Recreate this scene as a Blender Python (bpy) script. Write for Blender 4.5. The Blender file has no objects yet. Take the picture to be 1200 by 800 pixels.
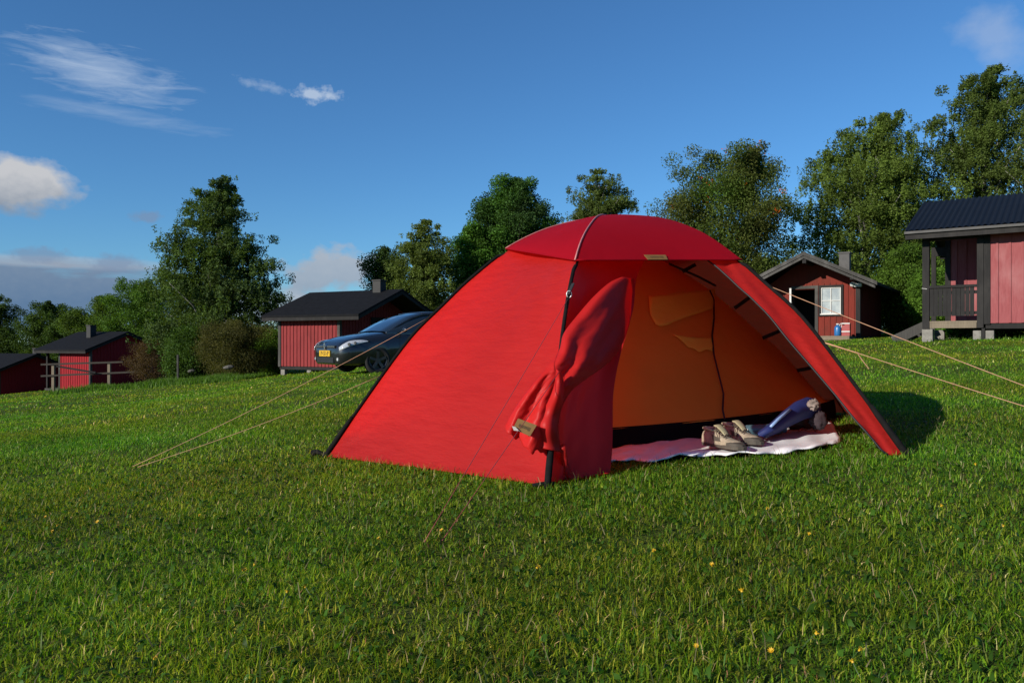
import bpy, math, random
import numpy as np
from mathutils import Vector, Matrix, noise

# ------------------------------------------------------------------ camera
S = bpy.context.scene
COL = S.collection
R = math.radians
cam_d = bpy.data.cameras.new('camera'); cam = bpy.data.objects.new('camera', cam_d); COL.objects.link(cam)
cam.location = (0, 0, 0); cam.rotation_euler = (R(90), 0, 0)
cam_d.lens = 28; cam_d.sensor_width = 36; cam_d.clip_start = .05; cam_d.clip_end = 4000
S.camera = cam

# ------------------------------------------------------------------ sky, sun, exposure
SUN_AZ = 232.5          # clockwise from +Y: the sun stands behind the camera, to the left
SUN_EL = 21.0
world = bpy.data.worlds.new('World'); S.world = world; world.use_nodes = True
wn = world.node_tree.nodes; wl = world.node_tree.links
bg = wn['Background']; bg.inputs[1].default_value = .082
sky = wn.new('ShaderNodeTexSky'); sky.sky_type = 'NISHITA'; sky.sun_disc = False
sky.sun_elevation = R(SUN_EL); sky.sun_rotation = R(SUN_AZ)
sky.air_density = 1.0; sky.dust_density = 0; sky.ozone_density = 6
skt = wn.new('ShaderNodeMix'); skt.data_type = 'RGBA'; skt.blend_type = 'MULTIPLY'; skt.inputs[0].default_value = 1
skt.inputs[7].default_value = (.74, 1.05, 1.2, 1); wl.new(sky.outputs[0], skt.inputs[6])

def wmath(op, a, b=None, c=None, clamp=False):
    n = wn.new('ShaderNodeMath'); n.operation = op; n.use_clamp = clamp
    for i, v in enumerate((a, b, c)):
        if v is None: continue
        if isinstance(v, (int, float)): n.inputs[i].default_value = v
        else: wl.new(v, n.inputs[i])
    return n.outputs[0]
tc = wn.new('ShaderNodeTexCoord'); sx = wn.new('ShaderNodeSeparateXYZ'); wl.new(tc.outputs['Generated'], sx.inputs[0])
AZ = wmath('MULTIPLY', wmath('ARCTAN2', sx.outputs[0], sx.outputs[1]), 57.2958)
EL = wmath('MULTIPLY', wmath('ARCSINE', sx.outputs[2]), 57.2958)
cxyz = wn.new('ShaderNodeCombineXYZ'); wl.new(AZ, cxyz.inputs[0]); wl.new(EL, cxyz.inputs[1])
def wnoise(scx, scy, rot, detail, off=0, rough=.55, dist=0):
    mp = wn.new('ShaderNodeMapping'); wl.new(cxyz.outputs[0], mp.inputs[0])
    mp.inputs['Rotation'].default_value = (0, 0, R(rot)); mp.inputs['Scale'].default_value = (scx, scy, 1)
    mp.inputs['Location'].default_value = (off, off * .7, off)
    n = wn.new('ShaderNodeTexNoise'); n.inputs['Scale'].default_value = 1; n.inputs['Detail'].default_value = detail
    n.inputs['Roughness'].default_value = rough; n.inputs['Distortion'].default_value = dist
    wl.new(mp.outputs[0], n.inputs['Vector']); return n.outputs['Fac']
n_puff = wnoise(.42, .6, 0, 6, 3.1); n_fine = wnoise(1.6, 2.0, 0, 5, 9.7)
n_wisp = wnoise(.35, 2.2, -14, 7, 5.2, .62, .6); n_bank = wnoise(.14, .75, 0, 6, 21.0, .6)
def ell(az, el, rx, ry, rot=0):
    """1 at the centre of an ellipse of sky, 0 at its rim"""
    c, s = math.cos(R(rot)), math.sin(R(rot))
    dx = wmath('SUBTRACT', AZ, az); dy = wmath('SUBTRACT', EL, el)
    u = wmath('ADD', wmath('MULTIPLY', dx, c / rx), wmath('MULTIPLY', dy, s / rx))
    v = wmath('ADD', wmath('MULTIPLY', dx, -s / ry), wmath('MULTIPLY', dy, c / ry))
    d = wmath('SQRT', wmath('ADD', wmath('MULTIPLY', u, u), wmath('MULTIPLY', v, v)))
    return wmath('SUBTRACT', 1.0, d)
def cov(e, n, k, gain):
    return wmath('MULTIPLY', wmath('ADD', e, wmath('MULTIPLY', wmath('SUBTRACT', n, .5), k)), gain, clamp=True)
def smooth(v): return wmath('SMOOTHSTEP', v) if False else v
last = skt.outputs[2]
def layer(mask, col, amount=1.0):
    global last
    m = wn.new('ShaderNodeMix'); m.data_type = 'RGBA'
    wl.new(wmath('MULTIPLY', mask, amount, clamp=True), m.inputs[0]); wl.new(last, m.inputs[6])
    if isinstance(col, tuple): m.inputs[7].default_value = (*col, 1)
    else: wl.new(col, m.inputs[7])
    last = m.outputs[2]
def grade(el0, el1, lo, hi):
    mr = wn.new('ShaderNodeMapRange'); wl.new(wmath('ADD', EL, wmath('MULTIPLY', wmath('SUBTRACT', n_fine, .5), 1.6)), mr.inputs[0])
    mr.inputs[1].default_value = el0; mr.inputs[2].default_value = el1
    m = wn.new('ShaderNodeMix'); m.data_type = 'RGBA'; wl.new(mr.outputs[0], m.inputs[0])
    m.inputs[6].default_value = (*lo, 1); m.inputs[7].default_value = (*hi, 1); return m.outputs[2]
# low grey-blue bank along the horizon at the left, broken towards the right
layer(cov(ell(-40, 2.9, 22, 2.9), n_bank, 1.1, 3.2), grade(1.5, 5.2, (.8, 1.5, 2.9), (1.9, 2.5, 3.5)), .92)
layer(cov(ell(-31, 5.0, 9, .5), n_bank, 1.5, 2.2), (3.9, 4.3, 5.0), .5)
layer(cov(ell(-13.2, 4.6, 4.6, 1.9, 12), n_puff, 2.2, 2.4), grade(2.6, 6.2, (2.6, 3.2, 4.2), (4.1, 4.4, 4.9)), .85)
layer(cov(ell(-17.5, 2.4, 4.5, 1.6), n_puff, 1.6, 2.2), (4.2, 4.8, 5.6), .7)
# cumulus, small grey scraps, cirrus
layer(cov(ell(-31.8, 9.4, 3.5, 1.9, 4), n_puff, 1.3, 2.6), grade(7.8, 10.2, (2.5, 2.9, 3.5), (5.6, 5.6, 5.7)), .93)
for a in ((-30.6, 5.35, 1.9, .55), (-26.4, 5.0, 2.0, .75), (-24.7, 8.1, 1.1, .45)):
    layer(cov(ell(*a), n_fine, 1.4, 1.8), (1.9, 2.6, 3.9), .6)
layer(cov(ell(-27.3, 16.7, 5.6, 1.7, -9), n_wisp, 2.0, .9), (5.2, 6.2, 7.6), .55)
layer(cov(ell(-26.0, 14.3, 6.5, .6, -4), n_wisp, 1.8, .8), (5.0, 6.0, 7.4), .3)
layer(cov(ell(-13.9, 16.75, 1.9, .6, 2), n_fine, 2.6, 1.1), (6.0, 6.8, 7.8), .6)
layer(cov(ell(-17.2, 17.0, 2.0, .4, -10), n_fine, 2.4, .8), (5.4, 6.3, 7.5), .4)
layer(cov(ell(31.2, 18.0, 3.0, 1.7, -50), n_puff, 2.0, 1.1), (4.6, 5.3, 6.6), .36)
wl.new(last, bg.inputs[0])

sun_d = bpy.data.lights.new('sun', 'SUN'); sun = bpy.data.objects.new('sun', sun_d); COL.objects.link(sun)
sun_d.energy = 5.0; sun_d.angle = R(.53); sun_d.color = (1, .93, .82)
SV = Vector((math.sin(R(SUN_AZ)) * math.cos(R(SUN_EL)), math.cos(R(SUN_AZ)) * math.cos(R(SUN_EL)), math.sin(R(SUN_EL))))
sun.rotation_euler = SV.to_track_quat('Z', 'Y').to_euler()
vs = S.view_settings; vs.view_transform = 'Standard'; vs.look = 'None'; vs.gamma = 1; vs.use_curve_mapping = False
vs.exposure = 0.36

# ------------------------------------------------------------------ helpers
F = 933.333
KA = .66        # the picture is exposed up for a low sun: keep surface colours at their real, darker values
def dim(c): return tuple(x * KA for x in c)
def sst(a, b, x):
    t = np.clip((x - a) / (b - a), 0, 1); return t * t * (3 - 2 * t)
def GN(x, y):
    """ground height (numpy)"""
    x = np.asarray(x, float); y = np.asarray(y, float)
    xc = 60 * np.tanh(x / 60)
    z = -.6 + .0517 * xc + .003 * np.clip(y, -50, 120)
    z = z - .36 * sst(2.5, 10, -x) - .75 * sst(11, 26, -x) - 1.0 * sst(27, 38, -x)
    z = z + .06 * np.exp(-((x - 9.8) ** 2 + (y - 17.5) ** 2) / 30.)
    z = z + .012 * np.sin(x * 2.1 + 1.3) * np.sin(y * 1.7) * sst(3, 7, y) + .02 * np.sin(x * .7 + y * .5) * sst(5, 12, y)
    return z
def G(x, y): return float(GN(x, y))
def P(xs, ys, D): return Vector(((xs - 600) / F * D, D, (400 - ys) / F * D))
def gp(xs, ys):
    """point of the ground seen at a spot"""
    a = (xs - 600) / F; b = (400 - ys) / F; lo = .5
    D = lo
    while D < 120 and b * D > G(a * D, D): D += .02
    return Vector((a * D, D, G(a * D, D)))

def tag(o, label=None, cat=None, group=None, kind=None):
    if label: o['label'] = label
    if cat: o['category'] = cat
    if group: o['group'] = group
    if kind: o['kind'] = kind
    return o
def empty(name, loc=(0, 0, 0), rz=0):
    o = bpy.data.objects.new(name, None); COL.objects.link(o); o.location = loc; o.rotation_euler = (0, 0, rz)
    o.empty_display_size = .2; return o
def link(name, me, mat, parent=None, smooth=False, world_coords=False):
    o = bpy.data.objects.new(name, me); COL.objects.link(o)
    mats = mat if isinstance(mat, (list, tuple)) else [mat]
    for m in mats: me.materials.append(m)
    if smooth: me.polygons.foreach_set('use_smooth', [True] * len(me.polygons))
    if parent is not None:
        o.parent = parent
        if world_coords:      # mesh written in world coordinates: shift it into the parent's frame
            mw = Matrix.Translation(parent.location) @ parent.rotation_euler.to_matrix().to_4x4()
            p = parent.parent
            while p is not None:
                mw = (Matrix.Translation(p.location) @ p.rotation_euler.to_matrix().to_4x4()) @ mw; p = p.parent
            me.transform(mw.inverted())
    return o

class MB:
    def __init__(s): s.v = []; s.f = []; s.mi = []
    def add(s, vs_, fs, mi=0):
        b = len(s.v); s.v += [tuple(v) for v in vs_]; s.f += [tuple(b + i for i in f) for f in fs]; s.mi += [mi] * len(fs)
    def box(s, x0, y0, z0, x1, y1, z1, mi=0):
        s.add([(x0, y0, z0), (x1, y0, z0), (x1, y1, z0), (x0, y1, z0), (x0, y0, z1), (x1, y0, z1), (x1, y1, z1), (x0, y1, z1)],
              [(0, 3, 2, 1), (4, 5, 6, 7), (0, 1, 5, 4), (1, 2, 6, 5), (2, 3, 7, 6), (3, 0, 4, 7)], mi)
    def bar(s, a, b, w, h, up=(0, 0, 1), mi=0):
        """box beam from a to b"""
        a = Vector(a); b = Vector(b); d = (b - a).normalized(); up = Vector(up)
        sd = d.cross(up).normalized() * (w / 2); u = sd.cross(d).normalized() * (h / 2)
        vv = [p + i * sd + j * u for p in (a, b) for i, j in ((-1, -1), (1, -1), (1, 1), (-1, 1))]
        s.add(vv, [(0, 1, 2, 3), (7, 6, 5, 4), (0, 4, 5, 1), (1, 5, 6, 2), (2, 6, 7, 3), (3, 7, 4, 0)], mi)
    def tube(s, pts, r, n=8, cap=True, mi=0):
        pts = [Vector(p) for p in pts]; rs = [float(q) for q in r] if isinstance(r, (list, tuple)) else [float(r)] * len(pts)
        rings = []; ref = None
        for i, p in enumerate(pts):
            d = (pts[min(i + 1, len(pts) - 1)] - pts[max(i - 1, 0)]).normalized()
            if ref is None: ref = Vector((0, 0, 1)) if abs(d.z) < .9 else Vector((1, 0, 0))
            a = d.cross(ref).normalized(); b = a.cross(d).normalized(); ref = b
            rings.append([p + rs[i] * (math.cos(2 * math.pi * k / n) * a + math.sin(2 * math.pi * k / n) * b) for k in range(n)])
        fs = [(i * n + k, i * n + (k + 1) % n, (i + 1) * n + (k + 1) % n, (i + 1) * n + k) for i in range(len(pts) - 1) for k in range(n)]
        if cap: fs += [tuple(range(n))[::-1], tuple((len(pts) - 1) * n + k for k in range(n))]
        s.add([v for rg in rings for v in rg], fs, mi)
    def grid(s, rows, mi=0, close=False):
        n = len(rows[0]); fs = []
        for i in range(len(rows) - 1):
            for j in range(n if close else n - 1):
                fs.append((i * n + j, i * n + (j + 1) % n, (i + 1) * n + (j + 1) % n, (i + 1) * n + j))
        s.add([p for r_ in rows for p in r_], fs, mi)
    def prism(s, poly, axis, a, b, mi=0):
        """polygon (u,v) pushed along axis; axis 'y': (u,v)=(x,z); axis 'x': (u,v)=(y,z); 'z': (x,y)"""
        def mk(u, v, w): return {'y': (u, w, v), 'x': (w, u, v), 'z': (u, v, w)}[axis]
        n = len(poly); vv = [mk(u, v, a) for u, v in poly] + [mk(u, v, b) for u, v in poly]
        s.add(vv, [tuple(range(n)), tuple(range(2 * n - 1, n - 1, -1))] + [(i, i + n, (i + 1) % n + n, (i + 1) % n) for i in range(n)], mi)
    def build(s, name, mat, parent=None, smooth=False, wc=False, fix=False):
        me = bpy.data.meshes.new(name); me.from_pydata(s.v, [], s.f); me.update()
        if fix:
            import bmesh
            bm = bmesh.new(); bm.from_mesh(me); bmesh.ops.recalc_face_normals(bm, faces=bm.faces); bm.to_mesh(me); bm.free()
        if isinstance(mat, (list, tuple)): me.polygons.foreach_set('material_index', s.mi)
        return link(name, me, mat, parent, smooth, wc)
def solidify(o, t, off=-1):
    m = o.modifiers.new('thickness', 'SOLIDIFY'); m.thickness = t; m.offset = off
def bevel(o, w, seg=2):
    m = o.modifiers.new('bevel', 'BEVEL'); m.width = w; m.segments = seg; m.limit_method = 'ANGLE'; m.angle_limit = R(40)

def mesh_np(name, verts, faces_flat, nper, colors=None):
    """mesh from arrays; nper corners for every face"""
    me = bpy.data.meshes.new(name); nv = len(verts); nf = len(faces_flat) // nper
    me.vertices.add(nv); me.vertices.foreach_set('co', np.ascontiguousarray(verts, np.float32).ravel())
    me.loops.add(nf * nper); me.loops.foreach_set('vertex_index', np.ascontiguousarray(faces_flat, np.int32))
    me.polygons.add(nf); me.polygons.foreach_set('loop_start', np.arange(nf, dtype=np.int32) * nper)
    try: me.polygons.foreach_set('loop_total', np.full(nf, nper, np.int32))
    except Exception: pass
    me.update(calc_edges=True)
    if colors is not None:
        a = me.attributes.new('tint', 'FLOAT_COLOR', 'POINT')
        c = np.ones((nv, 4), np.float32); c[:, :3] = colors; a.data.foreach_set('color', c.ravel())
    return me

# ------------------------------------------------------------------ materials
def new_mat(name):
    m = bpy.data.materials.new(name); m.use_nodes = True; nt = m.node_tree
    return m, nt, nt.nodes, nt.links, nt.nodes['Principled BSDF']
def mix_noise(nt, c1, c2, scale, detail=4, coord='Object', stretch=(1, 1, 1), lo=.35, hi=.65, rough=.6):
    n = nt.nodes; l = nt.links
    t = n.new('ShaderNodeTexCoord'); mp = n.new('ShaderNodeMapping'); mp.inputs['Scale'].default_value = stretch
    l.new(t.outputs[coord], mp.inputs[0])
    no = n.new('ShaderNodeTexNoise'); no.inputs['Scale'].default_value = scale; no.inputs['Detail'].default_value = detail
    no.inputs['Roughness'].default_value = rough
    l.new(mp.outputs[0], no.inputs['Vector'])
    r_ = n.new('ShaderNodeMapRange'); r_.inputs[1].default_value = lo; r_.inputs[2].default_value = hi; l.new(no.outputs['Fac'], r_.inputs[0])
    mx = n.new('ShaderNodeMix'); mx.data_type = 'RGBA'; l.new(r_.outputs[0], mx.inputs[0])
    if isinstance(c1, tuple): mx.inputs[6].default_value = (*c1, 1)
    else: l.new(c1, mx.inputs[6])
    if isinstance(c2, tuple): mx.inputs[7].default_value = (*c2, 1)
    else: l.new(c2, mx.inputs[7])
    return mx.outputs[2], no.outputs['Fac'], mp.outputs[0]
def bump(nt, fac, strength, dist, prev=None):
    b = nt.nodes.new('ShaderNodeBump'); b.inputs['Strength'].default_value = strength; b.inputs['Distance'].default_value = dist
    nt.links.new(fac, b.inputs['Height'])
    if prev: nt.links.new(prev, b.inputs['Normal'])
    return b.outputs[0]
def plain(name, c, rough=.6, metal=0, var=.25, scale=8, spec=.5, bmp=0, stretch=(1, 1, 1)):
    m, nt, n, l, p = new_mat(name)
    c = dim(c) if not metal else c; c2 = tuple(x * (1 - var) for x in c)
    o, f, _ = mix_noise(nt, c, c2, scale, stretch=stretch, lo=.3, hi=.7); l.new(o, p.inputs['Base Color'])
    p.inputs['Roughness'].default_value = rough; p.inputs['Metallic'].default_value = metal
    p.inputs['Specular IOR Level'].default_value = spec
    if bmp: l.new(bump(nt, f, .6, bmp), p.inputs['Normal'])
    return m
def wood(name, c1, c2, rough=.75, grain=14, weather=None):
    """painted or bare boards: grain along z (or the board), stains"""
    m, nt, n, l, p = new_mat(name); c1 = dim(c1); c2 = dim(c2); weather = dim(weather) if weather else None
    o, f, _ = mix_noise(nt, c1, c2, grain, 5, stretch=(3, 3, .25), lo=.3, hi=.72)
    o2, f2, _ = mix_noise(nt, o, weather or tuple(x * .6 for x in c1), 2.3, 6, stretch=(1, 1, .5), lo=.48, hi=.8)
    l.new(o2, p.inputs['Base Color']); p.inputs['Roughness'].default_value = rough; p.inputs['Specular IOR Level'].default_value = .15
    l.new(bump(nt, f, .5, .006), p.inputs['Normal'])
    return m
def tintmat(name, transl=.3, rough=.5, spec=.3, tc_=(1.5, 1.35, .55)):
    m, nt, n, l, p = new_mat(name)
    a = n.new('ShaderNodeAttribute'); a.attribute_name = 'tint'
    l.new(a.outputs['Color'], p.inputs['Base Color']); p.inputs['Roughness'].default_value = rough; p.inputs['Specular IOR Level'].default_value = spec
    t = n.new('ShaderNodeBsdfTranslucent'); g = n.new('ShaderNodeMix'); g.data_type = 'RGBA'; g.blend_type = 'MULTIPLY'; g.inputs[0].default_value = 1
    l.new(a.outputs['Color'], g.inputs[6]); g.inputs[7].default_value = (*tc_, 1); l.new(g.outputs[2], t.inputs[0])
    mx = n.new('ShaderNodeMixShader'); mx.inputs[0].default_value = transl
    l.new(p.outputs[0], mx.inputs[1]); l.new(t.outputs[0], mx.inputs[2]); l.new(mx.outputs[0], n['Material Output'].inputs[0])
    return m
def fabric(name, c, tc_, transl=.3, rough=.42, spec=.35, wr=.5, wscale=(2, 2, 9), ws=3.2, fine=.35):
    m, nt, n, l, p = new_mat(name); c = dim(c)
    o, f, vec = mix_noise(nt, c, tuple(x * .88 for x in c), 1.7, 4, lo=.35, hi=.7)
    l.new(o, p.inputs['Base Color']); p.inputs['Roughness'].default_value = rough; p.inputs['Specular IOR Level'].default_value = spec
    _, w1, _ = mix_noise(nt, (0, 0, 0), (1, 1, 1), ws, 3, stretch=wscale, rough=.5)
    _, w2, _ = mix_noise(nt, (0, 0, 0), (1, 1, 1), 16, 4, stretch=(1, 1, 2.4), rough=.6)
    b1 = bump(nt, w1, wr, .035); b2 = bump(nt, w2, fine, .006, b1)
    l.new(b2, p.inputs['Normal'])
    t = n.new('ShaderNodeBsdfTranslucent'); t.inputs[0].default_value = (*tc_, 1); l.new(b1, t.inputs['Normal'])
    mx = n.new('ShaderNodeMixShader'); mx.inputs[0].default_value = transl
    l.new(p.outputs[0], mx.inputs[1]); l.new(t.outputs[0], mx.inputs[2]); l.new(mx.outputs[0], n['Material Output'].inputs[0])
    return m

M = {}
M['leaf'] = tintmat('leaf', .36, .6, .1, (1.5, 1.45, .35))
M['blade'] = tintmat('grass_blade', .42, .5, .14, (1.45, 1.65, .42))
M['bark'] = plain('bark', (.09, .07, .05), .9, var=.5, scale=12, bmp=.02)
M['birch_bark'] = plain('birch_bark', (.45, .43, .38), .8, var=.75, scale=9, stretch=(1, 1, 3), bmp=.01)
M['red_faded'] = wood('faded_red_boards', (.40, .115, .12), (.31, .075, .08), weather=(.46, .19, .19))
M['red_board'] = wood('red_boards', (.34, .05, .05), (.25, .03, .033), weather=(.2, .03, .03))
M['red_bright'] = wood('bright_red_boards', (.40, .02, .03), (.30, .015, .02), weather=(.28, .015, .02))
M['red_brown'] = wood('brown_red_boards', (.25, .036, .022), (.18, .024, .016), weather=(.12, .03, .02))
M['charcoal'] = wood('charcoal_stained_wood', (.030, .028, .027), (.020, .019, .019), weather=(.055, .051, .048))
M['grey_wood'] = wood('weathered_grey_wood', (.085, .08, .073), (.052, .049, .046), weather=(.19, .18, .165))
M['bare_wood'] = wood('bare_wood', (.30, .24, .17), (.21, .17, .12), weather=(.14, .12, .09))
M['roof_felt'] = plain('black_roof_felt', (.013, .0135, .016), .85, var=.4, scale=5, spec=.12, bmp=.004)
M['roof_metal'] = plain('dark_corrugated_roof', (.010, .013, .019), .6, var=.3, scale=3, spec=.2)
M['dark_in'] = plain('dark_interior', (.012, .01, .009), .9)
M['stone'] = plain('field_stone', (.15, .14, .12), .9, var=.4)
M['concrete'] = plain('concrete_block', (.34, .32, .28), .9, var=.4, scale=10, bmp=.006)
M['chimney'] = plain('dark_chimney', (.018, .0175, .017), .7, var=.4, scale=6)
M['chimney_metal'] = plain('grey_metal_chimney', (.10, .095, .09), .7, .0, var=.4, scale=6)
M['rail'] = plain('old_rail_wood', (.055, .044, .034), .9, var=.4)
M['white'] = plain('white_paint', (.75, .74, .70), .5, var=.12)
M['black'] = plain('black_webbing', (.012, .012, .014), .6)
M['sleeve'] = plain('black_pole_sleeve', (.016, .015, .015), .9, var=.4, scale=30, spec=.08, bmp=.002)
M['ring'] = plain('grey_ring', (.6, .58, .55), .3, .3)
M['cord'] = plain('orange_guy_cord', (.66, .36, .20), .6, var=.25, scale=40)
M['redcord'] = plain('red_guy_cord', (.42, .07, .07), .6, var=.25, scale=40)
M['tan'] = plain('tan_leather', (.30, .15, .035), .6, var=.2, scale=30)
M['tan_dark'] = plain('dark_stamp', (.10, .05, .015), .7)
M['cloth_white'] = plain('white_cloth_tag', (.7, .66, .62), .8, var=.1)

# ------------------------------------------------------------------ ground
def axis(lo, hi, mid, n, k):
    t = np.linspace(-1, 1, n); s = np.sinh(k * t) / math.sinh(k)
    return np.where(s < 0, mid + s * (mid - lo), mid + s * (hi - mid))
gx = axis(-700, 700, 0, 320, 5.5); gy = axis(-60, 1500, 3, 320, 5.5)
XX, YY = np.meshgrid(gx, gy); ZZ = GN(XX, YY) - .004
vv = np.stack([XX, YY, ZZ], -1).reshape(-1, 3); nx = len(gx); ny = len(gy)
ii, jj = np.meshgrid(np.arange(nx - 1), np.arange(ny - 1)); b_ = (jj * nx + ii).ravel()
me = mesh_np('lawn', vv, np.stack([b_, b_ + 1, b_ + 1 + nx, b_ + nx], -1).ravel(), 4)
m, nt, n, l, p = new_mat('lawn_soil')
o1, f1, _ = mix_noise(nt, (.058, .086, .010), (.084, .102, .015), 1.1, 6)
o2, f2, _ = mix_noise(nt, o1, (.016, .026, .004), 34, 6, lo=.42, hi=.72)
o3, f3, _ = mix_noise(nt, o2, (.08, .085, .026), 7, 6, lo=.58, hi=.8)
l.new(o3, p.inputs['Base Color']); p.inputs['Roughness'].default_value = .95; p.inputs['Specular IOR Level'].default_value = .1
l.new(bump(nt, f2, .9, .03), p.inputs['Normal'])
lawn = link('lawn', me, m, None, True); tag(lawn, kind='structure')

# ------------------------------------------------------------------ tent frame numbers (needed by grass too)
FOOT = {'L': (-1.02, 4.36), 'F': (.142, 3.16), 'R': (1.71, 3.46)}
CX, CY = .575, 4.76
FOOT['R2'] = (2 * CX - FOOT['L'][0], 2 * CY - FOOT['L'][1])      # opposite L
FOOT['B'] = (2 * CX - FOOT['F'][0], 2 * CY - FOOT['F'][1])       # opposite F
FOOT['L2'] = (2 * CX - FOOT['R'][0], 2 * CY - FOOT['R'][1])      # opposite R
ORDER = ['L', 'F', 'R', 'R2', 'B', 'L2']
def in_inner(x, y):
    """inside the inner tent's floor or under the mat"""
    d = np.array([FOOT['R2'][0] - FOOT['L'][0], FOOT['R2'][1] - FOOT['L'][1]]); ln = np.hypot(*d); d = d / ln
    nrm = np.array([d[1], -d[0]])          # towards the front
    px = x - FOOT['L'][0]; py = y - FOOT['L'][1]; s = (px * d[0] + py * d[1]) / ln; q = px * nrm[0] + py * nrm[1]
    return (s > .03) & (s < .97) & (q < .66 * np.clip(np.sin(np.pi * np.clip(s, 0, 1)), 0, 1) ** .8 + .02) & (q > -1.5)

# ------------------------------------------------------------------ grass
FE = [(690, 552), (722, 544), (745, 543), (768, 546), (792, 540), (820, 537), (850, 537.5), (880, 537), (910, 534.5), (940, 532), (965, 528), (985, 521)]
BE = [(700, 534), (725, 528), (748, 524), (770, 521), (795, 518), (820, 516), (850, 514), (880, 511), (905, 507), (930, 504), (952, 500), (974, 497)]
MATPOLY = [gp(*q_) for q_ in FE + BE[::-1]]
def in_mat(x, y):
    c = np.zeros(len(x), bool); n_ = len(MATPOLY)
    for i in range(n_):
        a_, b_ = MATPOLY[i], MATPOLY[(i + 1) % n_]
        if a_.y == b_.y: continue
        c ^= ((a_.y > y) != (b_.y > y)) & (x < (b_.x - a_.x) * (y - a_.y) / (b_.y - a_.y) + a_.x)
    return c
def vnoise(x, y, s, seed=0):
    return (np.sin(x * s * 1.3 + 1.7 * np.sin(y * s * .9 + seed) + seed) * np.cos(y * s * 1.1 + 1.3 * np.sin(x * s * .7 - seed)) + 1) / 2
rng = np.random.default_rng(7)
def blades(x, y, h, w, nseg, lean, col, z0=-.005):
    N = len(x); z = GN(x, y) + z0
    th = rng.uniform(0, 2 * np.pi, N); ph = th + rng.normal(0, .6, N)
    # blade faces random way; lean direction ph
    sx_, sy_ = np.cos(th), np.sin(th); lx, ly = np.cos(ph + np.pi / 2), np.sin(ph + np.pi / 2)
    V = np.zeros((N, 2 * nseg + 1, 3), np.float32)
    for i in range(nseg + 1):
        t = i / nseg; ang = lean * (t ** 1.3)
        out = h * t * np.sin(ang); up = h * t * np.cos(np.minimum(ang, 1.45)) + .004 * t
        ww = w * (1 - t) ** .6 * .5 if i < nseg else 0
        if i == 0: col = np.asarray(col) * .98
        if i < nseg:
            for q, sg in ((0, -1), (1, 1)):
                V[:, 2 * i + q, 0] = x + lx * out + sg * sx_ * ww; V[:, 2 * i + q, 1] = y + ly * out + sg * sy_ * ww; V[:, 2 * i + q, 2] = z + np.maximum(up, .002)
        else:
            V[:, 2 * i, 0] = x + lx * out; V[:, 2 * i, 1] = y + ly * out; V[:, 2 * i, 2] = z + np.maximum(up, .002)
    tri = []
    for i in range(nseg - 1): tri += [(2 * i, 2 * i + 1, 2 * i + 3), (2 * i, 2 * i + 3, 2 * i + 2)]
    tri.append((2 * nseg - 2, 2 * nseg - 1, 2 * nseg))
    tri = np.array(tri).ravel(); base = (np.arange(N) * (2 * nseg + 1))[:, None]
    C = np.repeat(col[:, None, :], 2 * nseg + 1, 1)
    return V.reshape(-1, 3), (base + tri[None, :]).ravel(), C.reshape(-1, 3)
GREENS = np.array([(.085, .160, .006), (.055, .130, .005), (.130, .185, .010), (.035, .105, .010), (.175, .205, .025), (.33, .31, .11), (.17, .10, .04)])
GP = np.array([.30, .27, .19, .13, .08, .02, .01])
def gcol(N, x, y):
    k = rng.choice(len(GREENS), N, p=GP); c = GREENS[k] * rng.uniform(.6, 1.6, (N, 1)) * [1.25, 1.2, 1.45]
    pat = vnoise(x, y, 1.7, 2) * .6 + vnoise(x, y, 5.5, 4) * .4
    c = c * (.70 + .6 * pat)[:, None]; c[:, 0] *= (.75 + .6 * vnoise(x, y, .9, 8)); return c
parts = []
ZONES = [(1.05, 2.2, 24000, (.012, .038), .0030, 3), (2.2, 4.2, 15000, (.012, .036), .0036, 2), (4.2, 8, 5600, (.015, .038), .0058, 2),
         (8, 15, 1500, (.016, .042), .012, 1), (15, 28, 320, (.022, .05), .028, 1), (28, 48, 80, (.04, .07), .05, 1)]
for D0, D1, dens, hr, w, ns in ZONES:
    hw1 = .74 * D1 + 1.7; N = int(2 * hw1 * (D1 - D0) * dens)
    x = rng.uniform(-hw1, hw1, N); y = rng.uniform(D0, D1, N)
    k = (np.abs(x) < .74 * y + 1.7) & ~in_inner(x, y) & ~in_mat(x, y)
    if D1 > 28: k &= (x > -.68 * y)
    x, y = x[k], y[k]; N = len(x)
    # tufts: taller and denser in places, thin in others
    tuft = vnoise(x, y, 7.0, 1) * .5 + vnoise(x, y, 17, 3) * .3 + vnoise(x, y, 2.6, 5) * .2
    k = rng.uniform(0, 1, N) < .3 + 1.1 * tuft; x, y, tuft = x[k], y[k], tuft[k]; N = len(x)
    h = rng.uniform(hr[0], hr[1], N) * (.4 + 1.0 * tuft); lean = np.abs(rng.normal(1.2, .6, N)).clip(.05, 1.95)
    parts.append((ns, blades(x, y, h, w * rng.uniform(.6, 1.35, N), ns, lean, gcol(N, x, y) * (1.05 if D0 < 4 else 1.12 if D0 < 8 else 1.2))))
def scatter(D0, D1, dens):
    hw1 = .72 * D1 + .8; N = int(2 * hw1 * (D1 - D0) * dens); x = rng.uniform(-hw1, hw1, N); y = rng.uniform(D0, D1, N)
    k = (np.abs(x) < .72 * y + .8) & ~in_inner(x, y) & ~in_mat(x, y); return x[k], y[k]
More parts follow.
